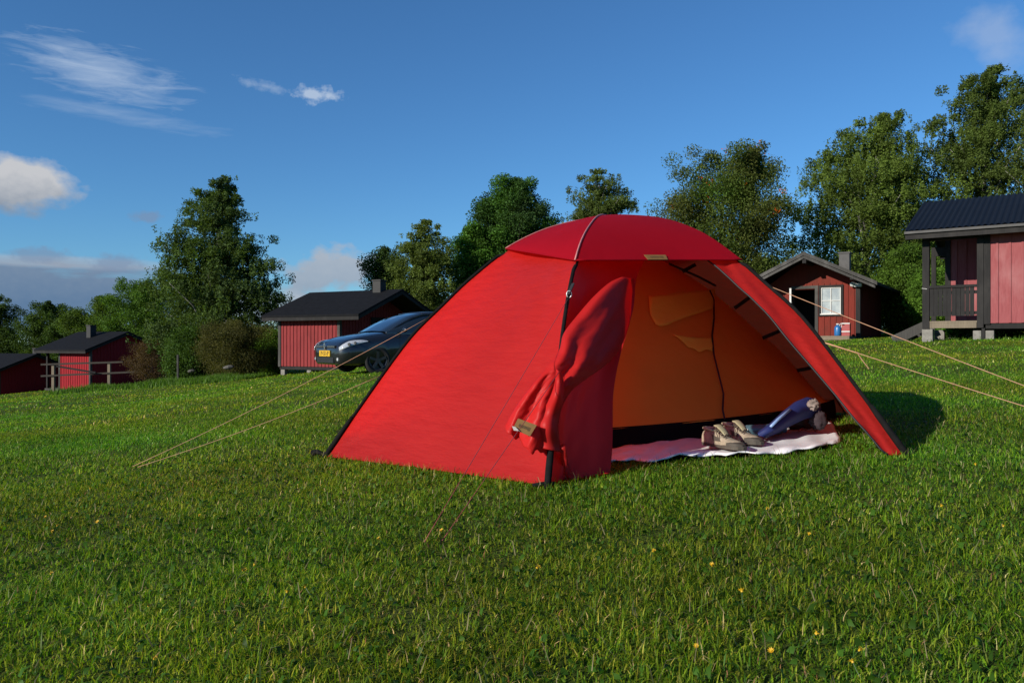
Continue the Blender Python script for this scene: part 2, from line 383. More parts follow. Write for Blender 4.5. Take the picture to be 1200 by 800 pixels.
# broad leaves of plantain and clover, pale straw lying flat, lone long blades
x, y = scatter(1.05, 4.5, 300); N = len(x)
parts.append((2, blades(x, y, rng.uniform(.012, .032, N), rng.uniform(.009, .017, N), 2, rng.uniform(.9, 1.5, N), np.array((.05, .12, .012)) * rng.uniform(.5, 1.2, (N, 1)), .006)))
x, y = scatter(1.05, 5, 130); N = len(x)
parts.append((2, blades(x, y, rng.uniform(.03, .08, N), rng.uniform(.0015, .003, N), 2, rng.uniform(1.1, 1.5, N), np.array((.30, .25, .13)) * rng.uniform(.5, 1.3, (N, 1)), .018)))
x, y = scatter(1.05, 6, 25); N = len(x)
parts.append((3, blades(x, y, rng.uniform(.04, .085, N), rng.uniform(.0025, .0045, N), 3, rng.uniform(.5, 1.4, N), np.array((.12, .17, .045)) * rng.uniform(.7, 1.3, (N, 1)))))
# coarse long grass along the far edge of the lawn on the left and at the cabin piers
N = 16000; x = rng.uniform(-15.5, -9.3, N); y = 27.5 + rng.normal(0, .9, N) + .1 * (x + 11) + 1.2
parts.append((2, blades(x, y, rng.uniform(.06, .24, N) * (.5 + vnoise(x, y, 1.4, 6)), np.full(N, .028), 2, rng.uniform(.1, .9, N), np.array((.085, .16, .022)) * rng.uniform(.6, 1.3, (N, 1)))))
N = 1200; x = rng.uniform(8.6, 13, N); y = 18.9 - .72 * (x - 9.1) + rng.normal(.3, .5, N)
parts.append((2, blades(x, y, rng.uniform(.04, .12, N), np.full(N, .014), 2, rng.uniform(.1, 1.0, N), np.array((.075, .15, .02)) * rng.uniform(.6, 1.3, (N, 1)))))
# longer tufts round the tent skirt, where the mower does not reach
for a, b in (('L', 'F'), ('F', 'R'), ('R', 'R2')):
    N = 900; t = rng.uniform(0, 1, N); A = FOOT[a]; B = FOOT[b]
    x = A[0] + (B[0] - A[0]) * t; y = A[1] + (B[1] - A[1]) * t
    x = x + rng.normal(0, .035, N); y = y + rng.normal(-.02, .035, N)
    parts.append((2, blades(x, y, rng.uniform(.015, .05, N), np.full(N, .0038), 2, rng.uniform(.1, 1.1, N), gcol(N, x, y))))
vo = 0; VV = []; FF = []; CC = []
for ns, (v, f, c) in parts: VV.append(v); FF.append(f + vo); CC.append(c); vo += len(v)
me = mesh_np('grass', np.concatenate(VV), np.concatenate(FF), 3, np.concatenate(CC))
go = link('grass', me, M['blade']); tag(go, 'short mown green grass covering the sloping lawn', 'grass', kind='stuff')
del VV, FF, CC, parts

# ------------------------------------------------------------------ trees
def interp(tab, u): return np.interp(u, [a for a, _ in tab], [b for _, b in tab])
def sc(tab, k): return [(a, b * k) for a, b in tab]
def leafcloud(cen, sig, per, size, cols, r, droop=0, zs=.8):
    """leaf quads scattered in clumps"""
    nC = len(cen); N = nC * per
    c = np.repeat(cen, per, 0); sg = np.repeat(sig, per)
    d = r.normal(0, 1, (N, 3)); d /= np.maximum(1, np.linalg.norm(d, axis=1) / 2.0)[:, None]
    off = d * sg[:, None]; off[:, 2] *= zs
    if droop:
        g = r.integers(0, 9, N) + np.repeat(np.arange(nC), per) * 9      # hanging strings of leaves
        sd = r.normal(0, 1, (nC * 9, 2)); off[:, :2] = sd[g] * sg[:, None] * .9 + r.normal(0, .05, (N, 2))
        off[:, 2] = sg * .5 - r.uniform(0, 1, N) ** .8 * sg * (1.3 + droop)
    p = c + off
    a = r.normal(0, 1, (N, 3)); a /= np.linalg.norm(a, axis=1)[:, None]
    b = np.cross(a, r.normal(0, 1, (N, 3))); b /= np.linalg.norm(b, axis=1)[:, None]
    s = (size * r.uniform(.55, 1.25, N))[:, None]
    V = np.stack([p - a * s * .62, p - b * s * .34 , p + a * s * .62, p + b * s * .34], 1)
    base = (np.arange(N) * 4)[:, None] + np.arange(4)[None]
    cc = np.repeat(cols, per, 0) * r.uniform(.7, 1.35, (N, 1))
    return V.reshape(-1, 3), base.ravel(), np.repeat(cc[:, None], 4, 1).reshape(-1, 3)
def tree(name, label, xs, D, ytop, prof, seed, nclump=200, per=120, leaf=.10, col=(.05, .085, .018), droop=0, group=None, bark='bark',
         lo=.12, sig=.36, berries=0, cat='tree', peaks=None, col2=None, trunk_r=None, ragged=.5):
    r = np.random.default_rng(seed)
    X = (xs - 600) / F * D; g = G(X, D); H = (400 - ytop) / F * D - g
    root = empty(name, (X, D, g)); tag(root, label, cat, group)
    m_ = D / F
    nclump = int(nclump * 1.5); sig *= .88; per = int(per * 1.9); leaf *= .74
    rmax = max(b for _, b in prof)
    # limbs first, then leaf clumps strung along them: an uneven outline with gaps between limbs
    prof = sc(prof, 1.13); rmax *= 1.13; nL = int(50 + H * 11); lu = np.sort(r.uniform(lo, .97, nL * 3)); lu = lu[r.uniform(0, 1, len(lu)) < (interp(prof, lu) / rmax) ** .8 + .12]
    nL = len(lu); lth = r.uniform(0, 2 * np.pi, nL); lR = interp(prof, lu) * m_ * r.uniform(.74 - .22 * ragged, 1.04 + .12 * ragged, nL)
    wgt = lR + .15; li = r.choice(nL, nclump, p=wgt / wgt.sum()); nC = nclump
    q = r.uniform(.1, 1, nC) ** .62; us = lu[li]
    rr_ = lR[li] * q; th = lth[li] + r.normal(0, .16, nC)
    sgm = sig * (.55 + .75 * lR[li] / (rmax * m_)) * (1.15 - .55 * q)
    rr_ = np.maximum(0, rr_ - sgm * .5)
    rise = (.6 if not droop else .35) * lR[li]
    leanx = 0 if peaks is None else interp(peaks, us) * m_
    cx = rr_ * np.cos(th) + leanx; cy = rr_ * np.sin(th) * .85
    cz = np.minimum(us * (H - .15) + rise * (q - .4) + r.normal(0, .1, nC), H - .12)
    k9 = max(6, nC // 26); tq = r.uniform(.01, .2, k9); cz[:k9] = H * (1 - tq); cx[:k9] = (interp(peaks, np.full(k9, 1.0)) * m_ if peaks else 0) + r.normal(0, 1, k9) * (.06 + 1.0 * tq); cy[:k9] = r.normal(0, .12, k9); sgm[:k9] *= .5
    cen = np.stack([cx, cy, cz], 1)
    base = np.array(col) * r.uniform(.7, 1.5, (nC, 1)) * [1.15, 1.18, .8]
    if col2 is not None:
        k = vnoise(th, us * 5, 1.5, seed + 1)[:, None]; base = base * (1 - k) + np.array(col2) * k * r.uniform(.8, 1.2, (nC, 1))
    V, Fc, Cc = leafcloud(cen, sgm, per, leaf, base, r, droop)
    V = V[:]; V[:, 2] = np.maximum(V[:, 2], .03)
    if berries:
        k = r.choice(nC, min(nC, berries)); bc = cen[k] * [1.06, 1.06, 1.0] + r.normal(0, .25, (len(k), 3))
        v2, f2_, c2 = leafcloud(bc, np.full(len(k), .09), 14, .075, np.tile((.50, .10, .01), (len(k), 1)), r)
        Fc = np.concatenate([Fc, f2_ + len(V)]); V = np.concatenate([V, v2]); Cc = np.concatenate([Cc, c2])
    me = mesh_np('crown', V, Fc, 4, Cc); link('crown', me, M['leaf'], root)
    tr = trunk_r or (.018 * H + .02)
    mb = MB(); tp = []
    for i in range(9):
        u = i / 8; tp.append((float(interp(peaks, u) * m_ if peaks else 0) + .04 * math.sin(seed + i) * u, .04 * math.cos(seed * 2 + i), u * H * .95 - .05))
    mb.tube(tp, [tr * (1 - .9 * i / 8) for i in range(9)], 8)
    for k in r.choice(nC, min(nC, 60), replace=False):
        e = cen[k]; u0 = max(.04, us[k] - .10 - .18 * rr_[k] / max(.5, H * .4)); j = min(7.99, u0 * 8 / .95)
        a = Vector(tp[int(j)]).lerp(Vector(tp[int(j) + 1]), j - int(j)); e = Vector(e)
        mid = a.lerp(e, .5) + Vector((0, 0, .06 * (e - a).length * (1 if not droop else 2.2)))
        r0 = tr * (1 - .9 * u0) * .42
        mb.tube([a, a.lerp(mid, .5) + Vector((0, 0, .02)), mid, e], [r0, r0 * .8, r0 * .55, r0 * .15], 5)
    mb.build('trunk', M[bark], root, smooth=True)
    return root
CONE = [(0, 38), (.06, 66), (.2, 76), (.4, 74), (.5, 68), (.62, 56), (.72, 46), (.8, 41), (.86, 36), (.93, 25), (1, 10)]
OVAL = [(0, 10), (.1, 30), (.25, 50), (.5, 56), (.7, 50), (.85, 36), (.95, 20), (1, 8)]
BG = 'trees standing around the campsite'
tree('birch_tree', 'tall pointed birch left of the black-roofed cabin with the car', 252, 35, 203, sc(CONE, .99), 11, 560, 120, .105, (.050, .083, .022), .25,
     BG, 'birch_bark', lo=.05, sig=.40, peaks=[(0, 0), (.5, 0), (.8, 6), (1, 12)], ragged=.9, col2=(.062, .098, .03))
tree('broadleaf_tree', 'bushy green tree just left of the tall pointed birch', 172, 52, 328, sc(OVAL, .92), 12, 220, 110, .13, (.045, .088, .018), 0, BG, lo=.05)
tree('broadleaf_tree', 'low spreading tree right behind the chimney of the low left cabin', 118, 54, 346, sc(OVAL, .75), 13, 170, 110, .13, (.052, .085, .02), 0, BG, lo=.05)
tree('broadleaf_tree', 'low rounded tree above the roof of the leftmost cabin', 58, 64, 352, sc(OVAL, .66), 14, 170, 110, .15, (.036, .062, .018), 0, BG, lo=.05)
tree('broadleaf_tree', 'dark tree cut by the left edge of the photo', 0, 66, 346, sc(OVAL, .45), 15, 140, 110, .14, (.034, .058, .02), 0, BG, lo=.05)
tree('broadleaf_tree', 'small tree in the treeline, right of the rounded tree on the far left', 86, 62, 362, sc(OVAL, .48), 16, 110, 110, .15, (.04, .07, .02), 0, BG, lo=.05)
tree('broadleaf_tree', 'dark small tree beside the chimney of the cabin behind the car', 452, 40, 290, [(0, 8), (.3, 16), (.55, 22), (.8, 24), (.93, 16), (1, 6)], 21, 100, 100, .12, (.032, .055, .018), 0, BG, lo=.4)
tree('birch_tree', 'olive green loose tree behind the left shoulder of the tent', 500, 37, 256, sc(OVAL, .72), 22, 210, 105, .105, (.068, .092, .028), .1, BG, lo=.2, ragged=.9)
tree('broadleaf_tree', 'low green tree between the olive tree and the dense round tree', 556, 39, 262, [(0, 8), (.3, 22), (.6, 30), (.85, 24), (1, 6)], 25, 120, 120, .13, (.045, .10, .018), 0, BG, lo=.3)
tree('broadleaf_tree', 'dense round-topped green tree behind the tent, left of the roof seam', 605, 40, 209, [(0, 12), (.3, 40), (.5, 52), (.65, 50), (.8, 40), (.92, 28), (1, 10)], 23, 300, 120, .13, (.042, .10, .018), 0, BG, lo=.2, col2=(.03, .055, .02))
tree('birch_tree', 'slender birch rising straight above the top of the tent', 702, 44, 196, [(0, 8), (.3, 30), (.55, 42), (.75, 42), (.88, 34), (.96, 24), (1, 12)], 24, 230, 105, .115, (.066, .09, .03), .2, BG, 'birch_bark', lo=.3, ragged=.9)
tree('rowan_tree', 'rowan with orange berry clusters behind the right shoulder of the tent', 845, 33, 172, [(0, 15), (.15, 50), (.35, 70), (.55, 74), (.75, 66), (.88, 50), (.96, 26), (1, 10)], 26, 360, 120, .105, (.045, .082, .018), 0, BG,
     lo=.1, berries=60, peaks=[(0, 5), (.7, 0), (.88, 6), (1, 36)], ragged=.85, col2=(.085, .095, .022))
tree('birch_tree', 'wide weeping birch above the small gabled cabin', 1020, 36, 128, [(0, 55), (.1, 80), (.3, 92), (.5, 94), (.65, 82), (.8, 62), (.9, 46), (1, 14)], 27, 520, 120, .115, (.070, .100, .026), .6, BG, 'birch_bark',
     lo=.06, sig=.42, peaks=[(0, 10), (.3, -4), (.6, -8), (.8, 8), (1, 14)], ragged=.9)
tree('birch_tree', 'tallest birch, behind the blue-black corrugated roof', 1152, 37, 74, [(0, 60), (.2, 88), (.4, 92), (.6, 80), (.75, 66), (.87, 46), (.95, 30), (1, 14)], 28, 520, 115, .115, (.056, .080, .024), .35, BG, 'birch_bark',
     lo=.06, sig=.42, peaks=[(0, 0), (.8, 0), (1, 10)], ragged=.9)
tree('birch_tree', 'birch with thin sprawling twigs cut by the right edge of the photo', 1232, 34, 88, [(0, 30), (.3, 52), (.6, 52), (.8, 40), (.95, 26), (1, 8)], 29, 180, 80, .11, (.058, .08, .026), .3, BG, 'birch_bark', lo=.2, ragged=1.0)
tree('broadleaf_tree', 'bright green bushy tree between the gabled cabin and the corrugated-roofed one', 1066, 30.5, 290, [(0, 26), (.3, 38), (.6, 36), (.85, 24), (1, 8)], 30, 230, 130, .10, (.050, .088, .016), 0, BG, lo=.03)
tree('broadleaf_tree', 'low distant tree between the rowan and the gabled cabin', 905, 52, 306, sc(OVAL, .6), 31, 130, 110, .14, (.06, .085, .024), 0, BG, lo=.1)
tree('broadleaf_tree', 'small green tree seen through the raised porch of the right cabin', 1112, 28, 318, sc(OVAL, .72), 32, 200, 120, .10, (.06, .115, .02), 0, BG, lo=.02)
BS = 'bushes along the lawn edge'
tree('willow_bush', 'grey brown rounded bush at the foot of the tall pointed birch', 276, 31, 377, [(0, 36), (.3, 44), (.6, 40), (.85, 26), (1, 10)], 41, 190, 150, .055, (.062, .060, .026), 0, BS, lo=.03, sig=.26, cat='bush', trunk_r=.02, ragged=.3)
tree('twiggy_bush', 'sparse reddish bush at the right end of the low left cabin', 176, 36, 398, [(0, 20), (.4, 27), (.8, 22), (1, 8)], 42, 60, 90, .055, (.07, .045, .032), 0, BS, lo=.05, sig=.25, cat='bush', trunk_r=.025, ragged=1.0)
tree('green_bush', 'dark green bush between the reddish bush and the grey brown one', 222, 33, 384, [(0, 26), (.4, 30), (.8, 22), (1, 8)], 43, 130, 130, .08, (.04, .075, .02), 0, BS, lo=.03, sig=.3, cat='bush', trunk_r=.02)
tree('green_bush', 'light green bush against the left wall of the cabin behind the car', 318, 33.5, 388, [(0, 20), (.5, 22), (1, 8)], 44, 90, 120, .08, (.07, .13, .022), 0, BS, lo=.03, sig=.28, cat='bush', trunk_r=.02)
tree('leafy_shrub', 'leafy shrub hanging under the wall of the right cabin', 1172, 19.5, 370, [(0, 34), (.5, 30), (1, 10)], 45, 70, 60, .055, (.06, .14, .018), 0, BS, lo=.02, sig=.14, cat='bush', trunk_r=.01)
tree('leafy_shrub', 'low leafy weeds between the concrete blocks of the right cabin', 1122, 20.2, 381, [(0, 30), (.5, 26), (1, 8)], 46, 60, 50, .05, (.06, .14, .018), 0, BS, lo=.02, sig=.1, cat='bush', trunk_r=.01)
# far wood: nobody could count these
r = np.random.default_rng(77); nC = 2200
xs_ = r.uniform(-110, 120, nC); ys_ = r.uniform(66, 88, nC)
top = 3.2 + 2.4 * vnoise(xs_, ys_ * 0, .16, 3) + 1.3 * vnoise(xs_, ys_ * 0, .5, 6)
top = np.where(xs_ > 10, top + 2.5 * sst(10, 40, xs_), top) - .8
cz = GN(xs_, ys_) + r.uniform(.0, 1, nC) * (top + .2)
V, Fc, Cc = leafcloud(np.stack([xs_, ys_, cz], 1), np.full(nC, .9), 110, .26, np.array((.036, .062, .018)) * r.uniform(.7, 1.35, (nC, 1)), r)
tag(link('far_wood', mesh_np('far_wood', V, Fc, 4, Cc), M['leaf']), 'dark mass of distant woodland beyond the cabins', 'woodland', kind='stuff')

exec_cabins = True
# ------------------------------------------------------------------ cabins
def sidewall(mb, x0, x1, z0, z1, y, t=.1, pitch=.22, bat=.045, holes=(), rndm=0, sgn=-1):
    """board wall facing sgn*y; holes = (x0,x1,z0,z1)"""
    ys0, ys1 = (y, y + t) if sgn < 0 else (y - t, y)
    cur = x0
    for (a, b, c, d) in sorted(holes):
        if a > cur: mb.box(cur, ys0, z0, a, ys1, z1)
        if c > z0: mb.box(a, ys0, z0, b, ys1, c)
        if d < z1: mb.box(a, ys0, d, b, ys1, z1)
        cur = b
    if cur < x1: mb.box(cur, ys0, z0, x1, ys1, z1)
    k = x0 + pitch * .5
    while k < x1 - bat:
        segs = [(z0, z1)]
        for (a, b, c, d) in holes:
            if k + bat > a - .06 and k < b + .06: segs = [(z0, c - .08), (d + .08, z1)]
        for (s0, s1) in segs:
            if s1 - s0 > .05:
                if sgn < 0: mb.box(k, y - .022, s0 + .004, k + bat, y + .002, s1 - .004)
                else: mb.box(k, y - .002, s0 + .004, k + bat, y + .022, s1 - .004)
        k += pitch
def gablewall(mb, y0, y1, z0, z1, zr, x, sgn, pitch=.22, bat=.045):
    """pentagon wall in the yz plane facing sgn*x"""
    ym = (y0 + y1) / 2; poly = [(y0, z0), (y1, z0), (y1, z1), (ym, zr), (y0, z1)]
    mb.prism(poly, 'x', x if sgn < 0 else x - .1, x + .1 if sgn < 0 else x)
    k = y0 + pitch * .5
    while k < y1 - bat:
        zt = z1 + (zr - z1) * (1 - abs((k + bat / 2) - ym) / (ym - y0)) - .03
        if sgn > 0: mb.box(x - .002, k, z0 + .004, x + .022, k + bat, zt)
        else: mb.box(x - .022, k, z0 + .004, x + .002, k + bat, zt)
        k += pitch
def framed_window(parent, x0, x1, z0, z1, y, frame, w=.07, muntin=True, glassmat=None, sash=None):
    mb = MB(); mb.box(x0 - w, y - .045, z0 - w, x0, y + .02, z1 + w); mb.box(x1, y - .045, z0 - w, x1 + w, y + .02, z1 + w)
    mb.box(x0, y - .045, z1, x1, y + .02, z1 + w); mb.box(x0, y - .045, z0 - w, x1, y + .02, z0)
    wob = mb.build('window', frame, parent)
    mb = MB(); s = .026
    mb.box(x0 + .002, y - .03, z0 + .002, x0 + s, y + .015, z1 - .002); mb.box(x1 - s, y - .03, z0 + .002, x1 - .002, y + .015, z1 - .002)
    mb.box(x0 + s, y - .03, z0 + .002, x1 - s, y + .015, z0 + s); mb.box(x0 + s, y - .03, z1 - s, x1 - s, y + .015, z1 - .002)
    if muntin:
        xm = (x0 + x1) / 2; zm = (z0 + z1) / 2
        mb.box(xm - .012, y - .028, z0 + s, xm + .012, y + .01, z1 - s); mb.box(x0 + s, y - .026, zm - .012, xm - .012, y + .01, zm + .012); mb.box(xm + .012, y - .026, zm - .012, x1 - s, y + .01, zm + .012)
    mb.build('sash', sash or M['white'], wob)
    mb = MB(); mb.box(x0 + .01, y + .003, z0 + .01, x1 - .01, y + .008, z1 - .01)
    mb.build('pane', glassmat or M['sky_grey_glass'], wob)
    return wob
m, nt, n, l, p = new_mat('sky_grey_glass'); o, f, _ = mix_noise(nt, (.34, .37, .37), (.24, .27, .29), 3, lo=.4, hi=.6)  # grey-blue sky reflection put into the pane's base colour
l.new(o, p.inputs['Base Color']); p.inputs['Roughness'].default_value = .15; M['sky_grey_glass'] = m
m, nt, n, l, p = new_mat('dark_glass'); p.inputs['Base Color'].default_value = (.02, .025, .03, 1); p.inputs['Roughness'].default_value = .06; M['dark_glass'] = m

def roof_pair(root, xa, xb, ya, yb, ze, zr, mat, th=.07, corr=False, fascia=None, trim=None, soffit=None):
    """gable roof with its ridge along x; ze, zr = top of roof at eave and ridge"""
    ym = (ya + yb) / 2; mb = MB(); sl = (zr - ze) / (ym - ya)
    if corr:
        nW = int((xb - xa) / .03)
        for side in (0, 1):
            rows = []
            for j in (0, 1):
                yy, zz = ((ya, ze) if side == 0 else (yb, ze)) if j == 0 else (ym, zr)
                rows.append([(xa + (xb - xa) * i / nW, yy, zz + .014 * (1 if (i % 4) < 2 else -1)) for i in range(nW + 1)])
            mb.grid(rows)
            mb.grid([[(a, b, c - .04) for a, b, c in rows[0]], [(a, b, c - .04) for a, b, c in rows[1]]])
    else:
        mb.prism([(ya, ze), (ym, zr), (ym, zr - th * 1.05), (ya, ze - th)], 'x', xa, xb)
        mb.prism([(ym + .001, zr), (yb, ze), (yb, ze - th), (ym + .001, zr - th * 1.05)], 'x', xa, xb)
    rf = mb.build('roof', mat, root)
    f = fascia or M['charcoal']; z0 = ze - th - .003
    for (q0, q1) in ((ya + .02, ya + .06), (yb - .06, yb - .02)):
        mb = MB(); mb.box(xa + .01, q0, z0 - .13, xb - .01, q1, z0); mb.build('eave_board', f, rf)
    for xx in (xa + .012, xb - .052):
        mb = MB(); mb.prism([(ya + .062, z0 - .12 + sl * .04), (ya + .062, z0 + sl * .04), (ym, zr - th - .006), (ym, zr - th - .13)], 'x', xx, xx + .04)
        mb.build('bargeboard', f, rf); mb = MB()
        mb.prism([(yb - .062, z0 - .12 + sl * .04), (yb - .062, z0 + sl * .04), (ym + .001, zr - th - .006), (ym + .001, zr - th - .13)], 'x', xx, xx + .04)
        mb.build('bargeboard', f, rf)
    if trim:
        mb = MB(); mb.box(xa, ya - .035, ze - th - .012, xb, ya + .016, ze - .028); mb.build('gutter', trim, rf)
    mb = MB()   # boarded soffit
    mb.prism([(ya + .07, z0 + sl * .05 - .012), (ym, zr - th - .02), (ym, zr - th - .045), (ya + .07, z0 + sl * .05 - .035)], 'x', xa + .06, xb - .06)
    mb.prism([(yb - .07, z0 + sl * .05 - .012), (ym + .001, zr - th - .02), (ym + .001, zr - th - .045), (yb - .07, z0 + sl * .05 - .035)], 'x', xa + .06, xb - .06)
    mb.build('soffit', soffit or M['charcoal'], rf)
    return rf
def chimney(rf, x, y, z0, z1, s, mat):
    mb = MB(); mb.box(x - s / 2, y - s / 2, z0, x + s / 2, y + s / 2, z1); mb.box(x - s / 2 - .03, y - s / 2 - .03, z1, x + s / 2 + .03, y + s / 2 + .03, z1 + .05)
    return mb.build('chimney', mat, rf)
def piers(root, pts, z0, z1, s=.2, name='pier', mat=None):
    for (x, y) in pts:
        mb = MB(); mb.box(x - s / 2, y - s / 2, z0, x + s / 2, y + s / 2, z1); o = mb.build(name, mat or M['concrete'], root); bevel(o, .012)

TH = R(28)
def eave_cabin(name, label, group, corner, th, z_eave, g0, wx0, wx1, rx=4.62, half=2.64, red=None, porch=None, roofmat=None, corr=False, rise=1.02,
               chim=(3.0, 2.3), trim=None, pitch=.2, chimmat=None, fl=.3, open_right=False):
    """ridge parallel to the front. corner = left end of the front eave. local x along the front, y into depth, z from the ground"""
    u = Vector((math.cos(th), -math.sin(th), 0)); v = Vector((math.sin(th), math.cos(th), 0))
    root = empty(name, (corner[0], corner[1], g0), -th); tag(root, label, 'cabin', group)
    ze = z_eave - g0; zr = ze + rise; ov = .45; y0, y1 = ov, 2 * half - ov; zt = ze - .07 + .0
    sl = rise / half; zwt = ze + sl * ov - .12; zgr = zr - .12
    mb = MB(); sidewall(mb, wx0 + .1, wx1 - .1, fl, zwt - .02, y0, pitch=pitch); mb.build('wall', red, root)
    mb = MB(); sidewall(mb, wx0 + .1, wx1 - .1, fl, zwt - .02, y1, pitch=pitch, sgn=1); mb.build('wall', red, root)
    for xx, sg in ((wx0, -1), (wx1, 1)):
        mb = MB(); gablewall(mb, y0 + .1, y1 - .1, fl, zwt, zgr, xx, sg, pitch=pitch); w = mb.build('wall', red, root)
    mb = MB(); mb.box(wx0 + .02, y0 + .02, fl - .12, wx1 - .02, y1 - .02, fl - .003); mb.build('floor_frame', M['charcoal'], root)
    c = .12
    for (a, b) in ((wx0 - .012, y0 - .03), (wx1 - c + .012, y0 - .03), (wx0 - .012, y1 - c + .03), (wx1 - c + .012, y1 - c + .03)):
        mb = MB(); mb.box(a, b, fl - .02, a + c, b + c, zwt - .03); mb.build('corner_post', M['grey_wood'] if name != 'raised_cabin' else M['charcoal'], root)
    rf = roof_pair(root, 0, rx, 0, 2 * half, ze, zr, roofmat or M['roof_felt'], corr=corr, trim=trim)
    if chim: chimney(rf, chim[0], chim[1], zr - .5, zr + .32, .36, chimmat or M['chimney'])
    return root, dict(fl=fl, y0=y0, y1=y1, zwt=zwt, ze=ze, zr=zr, wx0=wx0, wx1=wx1)

CG = 'red wooden cabins of the campsite'
# cabin behind the car
gA = G(-7.6, 29.5)
rA, a = eave_cabin('black_roofed_cabin', 'red cabin with a black roof standing behind the parked car', CG, (-9.45, 30.0), TH, .965, gA, .46, 3.42, red=M['red_board'], chim=(3.62, 2.5), pitch=.17, fl=-.93 - gA)
piers(rA, [(.60, .60), (1.9, .60), (3.25, .6), (.6, 4.6), (3.25, 4.6)], -.1, a['fl'] - .12)
mb = MB(); mb.box(3.445, 2.2, a['fl'] + .02, 3.48, 3.0, a['fl'] + 1.85); mb.build('door', M['charcoal'], rA)
# low cabin far left with the rail fence
gB = G(-24.4, 44.2)
rB, b = eave_cabin('low_cabin', 'low bright red cabin behind the rail fence, left of the birch', CG, (-.6006 * 45.2, 45.2), TH, -.45, gB, 1.64, 4.42, red=M['red_bright'], chim=(2.35, 1.9), pitch=.2, fl=.12)
mb = MB(); mb.box(.42, .46, 0, .54, .58, b['ze'] - .12); mb.build('porch_post', M['charcoal'], rB)
mb = MB(); mb.box(.42, 4.5, 0, .54, 4.62, b['ze'] - .12); mb.build('porch_post', M['charcoal'], rB)
mb = MB(); mb.box(.3, .45, .0, 1.6, 4.8, .11); mb.build('porch_floor', M['grey_wood'], rB)
# leftmost cabin
gC = -4.15
cx_, cy_ = -38.3 + 1.0, 53.5
gC = G(cx_ + 2, cy_) - .05
rC, c_ = eave_cabin('black_roofed_cabin', 'dark cabin at the left edge, only its roof and shaded end clearly visible', CG, (cx_, cy_), TH, -.87 - 1.02 * 1.0 + .05, gC, .46, 4.1, red=M['red_bright'], chim=(3.3, 3.4), pitch=.2, fl=.12)
# roof peeping out between the car and the tent
gE = G(-4.4, 41)
rE, e_ = eave_cabin('black_roofed_cabin', 'far cabin whose black roof shows between the car roof and the tent', CG, (-.148 * 41.5, 41.5), TH, .95, gE, .46, 4.1, red=M['red_board'], chim=None, pitch=.2, fl=.2)

# raised cabin on the right with porch
thR = R(36); gR = G(9.9, 17.6)
rR, q = eave_cabin('raised_cabin', 'faded red cabin with corrugated roof and porch, raised on concrete blocks', CG, (8.87, 18.0), thR, 2.5, gR, 1.52, 6.3, rx=6.9,
                   red=M['red_faded'], roofmat=M['roof_metal'], corr=True, rise=1.02, chim=(3.45, 2.2), trim=M['chimney_metal'], pitch=.235, chimmat=M['chimney_metal'], fl=.40 - gR)
fl = q['fl']
# porch: corner post, deck, rail, far end screen and stub wall
def pbox(name, mat, *bx, bev=0):
    mb = MB()
    for t in bx: mb.box(*t)
    o = mb.build(name, mat, rR)
    if bev: bevel(o, bev)
    return o
pbox('porch_post', M['charcoal'], (.30, .40, fl - .12, .44, .54, q['ze'] - .1))
pbox('porch_beam', M['charcoal'], (.30, .395, q['ze'] - .22, 1.50, .545, q['ze'] - .098), (1.38, .40, fl - .1, 1.505, .52, q['ze'] - .23))
pbox('porch_floor', M['bare_wood'], (.36, .42, fl + .02, 1.50, 4.8, fl + .06), (.38, .425, fl - .10, 1.37, .46, fl + .018))
bl = [(.445 + i * .0885, .43, fl + .17, .445 + i * .0885 + .082, .452, fl + .80) for i in range(10)]
pbox('porch_rail', M['charcoal'], *bl)
pbox('rail_cap', M['charcoal'], (.442, .40, fl + .802, 1.378, .50, fl + .86))
pbox('rail_bar', M['charcoal'], (.442, .455, fl + .2, 1.378, .49, fl + .27))
pbox('rail_bar', M['charcoal'], (.442, .455, fl + .66, 1.378, .49, fl + .73))
pbox('porch_wall', M['red_faded'], (.66, 2.1, fl + .06, 1.515, 2.2, q['ze'] + .3), (.78, 2.085, fl + .06, .80, 2.099, q['ze'] + .3), (.98, 2.085, fl + .06, 1.0, 2.099, q['ze'] + .3), (1.2, 2.085, fl + .06, 1.22, 2.099, q['ze'] + .3))
pbox('screen_frame', M['charcoal'], (.54, 2.08, fl + .06, .657, 2.2, q['ze'] + .1), (.24, 2.09, q['ze'] - .42, .538, 2.19, q['ze'] - .2), (.24, 2.085, fl + .06, .34, 2.19, q['ze'] - .423))
pbox('porch_post', M['charcoal'], (.30, 4.5, fl - .12, .44, 4.64, q['ze'] - .1))
mb = MB(); mb.box(1.53, 2.6, fl + .05, 1.54, 2.6, fl + .06)
mb = MB(); mb.box(1.475, 2.9, fl + .06, 1.497, 3.7, fl + 1.9); mb.build('door', M['charcoal'], rR)
piers(rR, [(.40, .52), (.40, 2.3), (1.0, 3.0), (.4, 4.6), (3.9, .6), (6.1, .6), (3.9, 4.6), (6.1, 4.6), (1.6, 4.6)], -.12, fl - .12, .22)
piers(rR, [(1.38, .52), (1.62, .52)], -.12, fl - .16, .16)
piers(rR, [(1.5, .47)], -.1, fl - .1, .07, 'prop', M['charcoal'])
mb = MB()      # steps down from the porch end
for yy in (1.0, 1.9): mb.bar((.30, yy, fl - .02), (-.42, yy, .0), .045, .22)
mb.build('step_stringer', M['grey_wood'], rR)
for k in range(2): pbox('step', M['grey_wood'], (-.30 + k * .24, 1.03, .1 + k * .16, -.04 + k * .24, 1.87, .135 + k * .16))
mb = MB()
for k in range(5): mb.box(.295 + k * .022, .392, fl + .80 - .004 * k, .308 + k * .022, .399, fl + .815 - .004 * k)
mb.build('metal_screws', M['white'], rR)

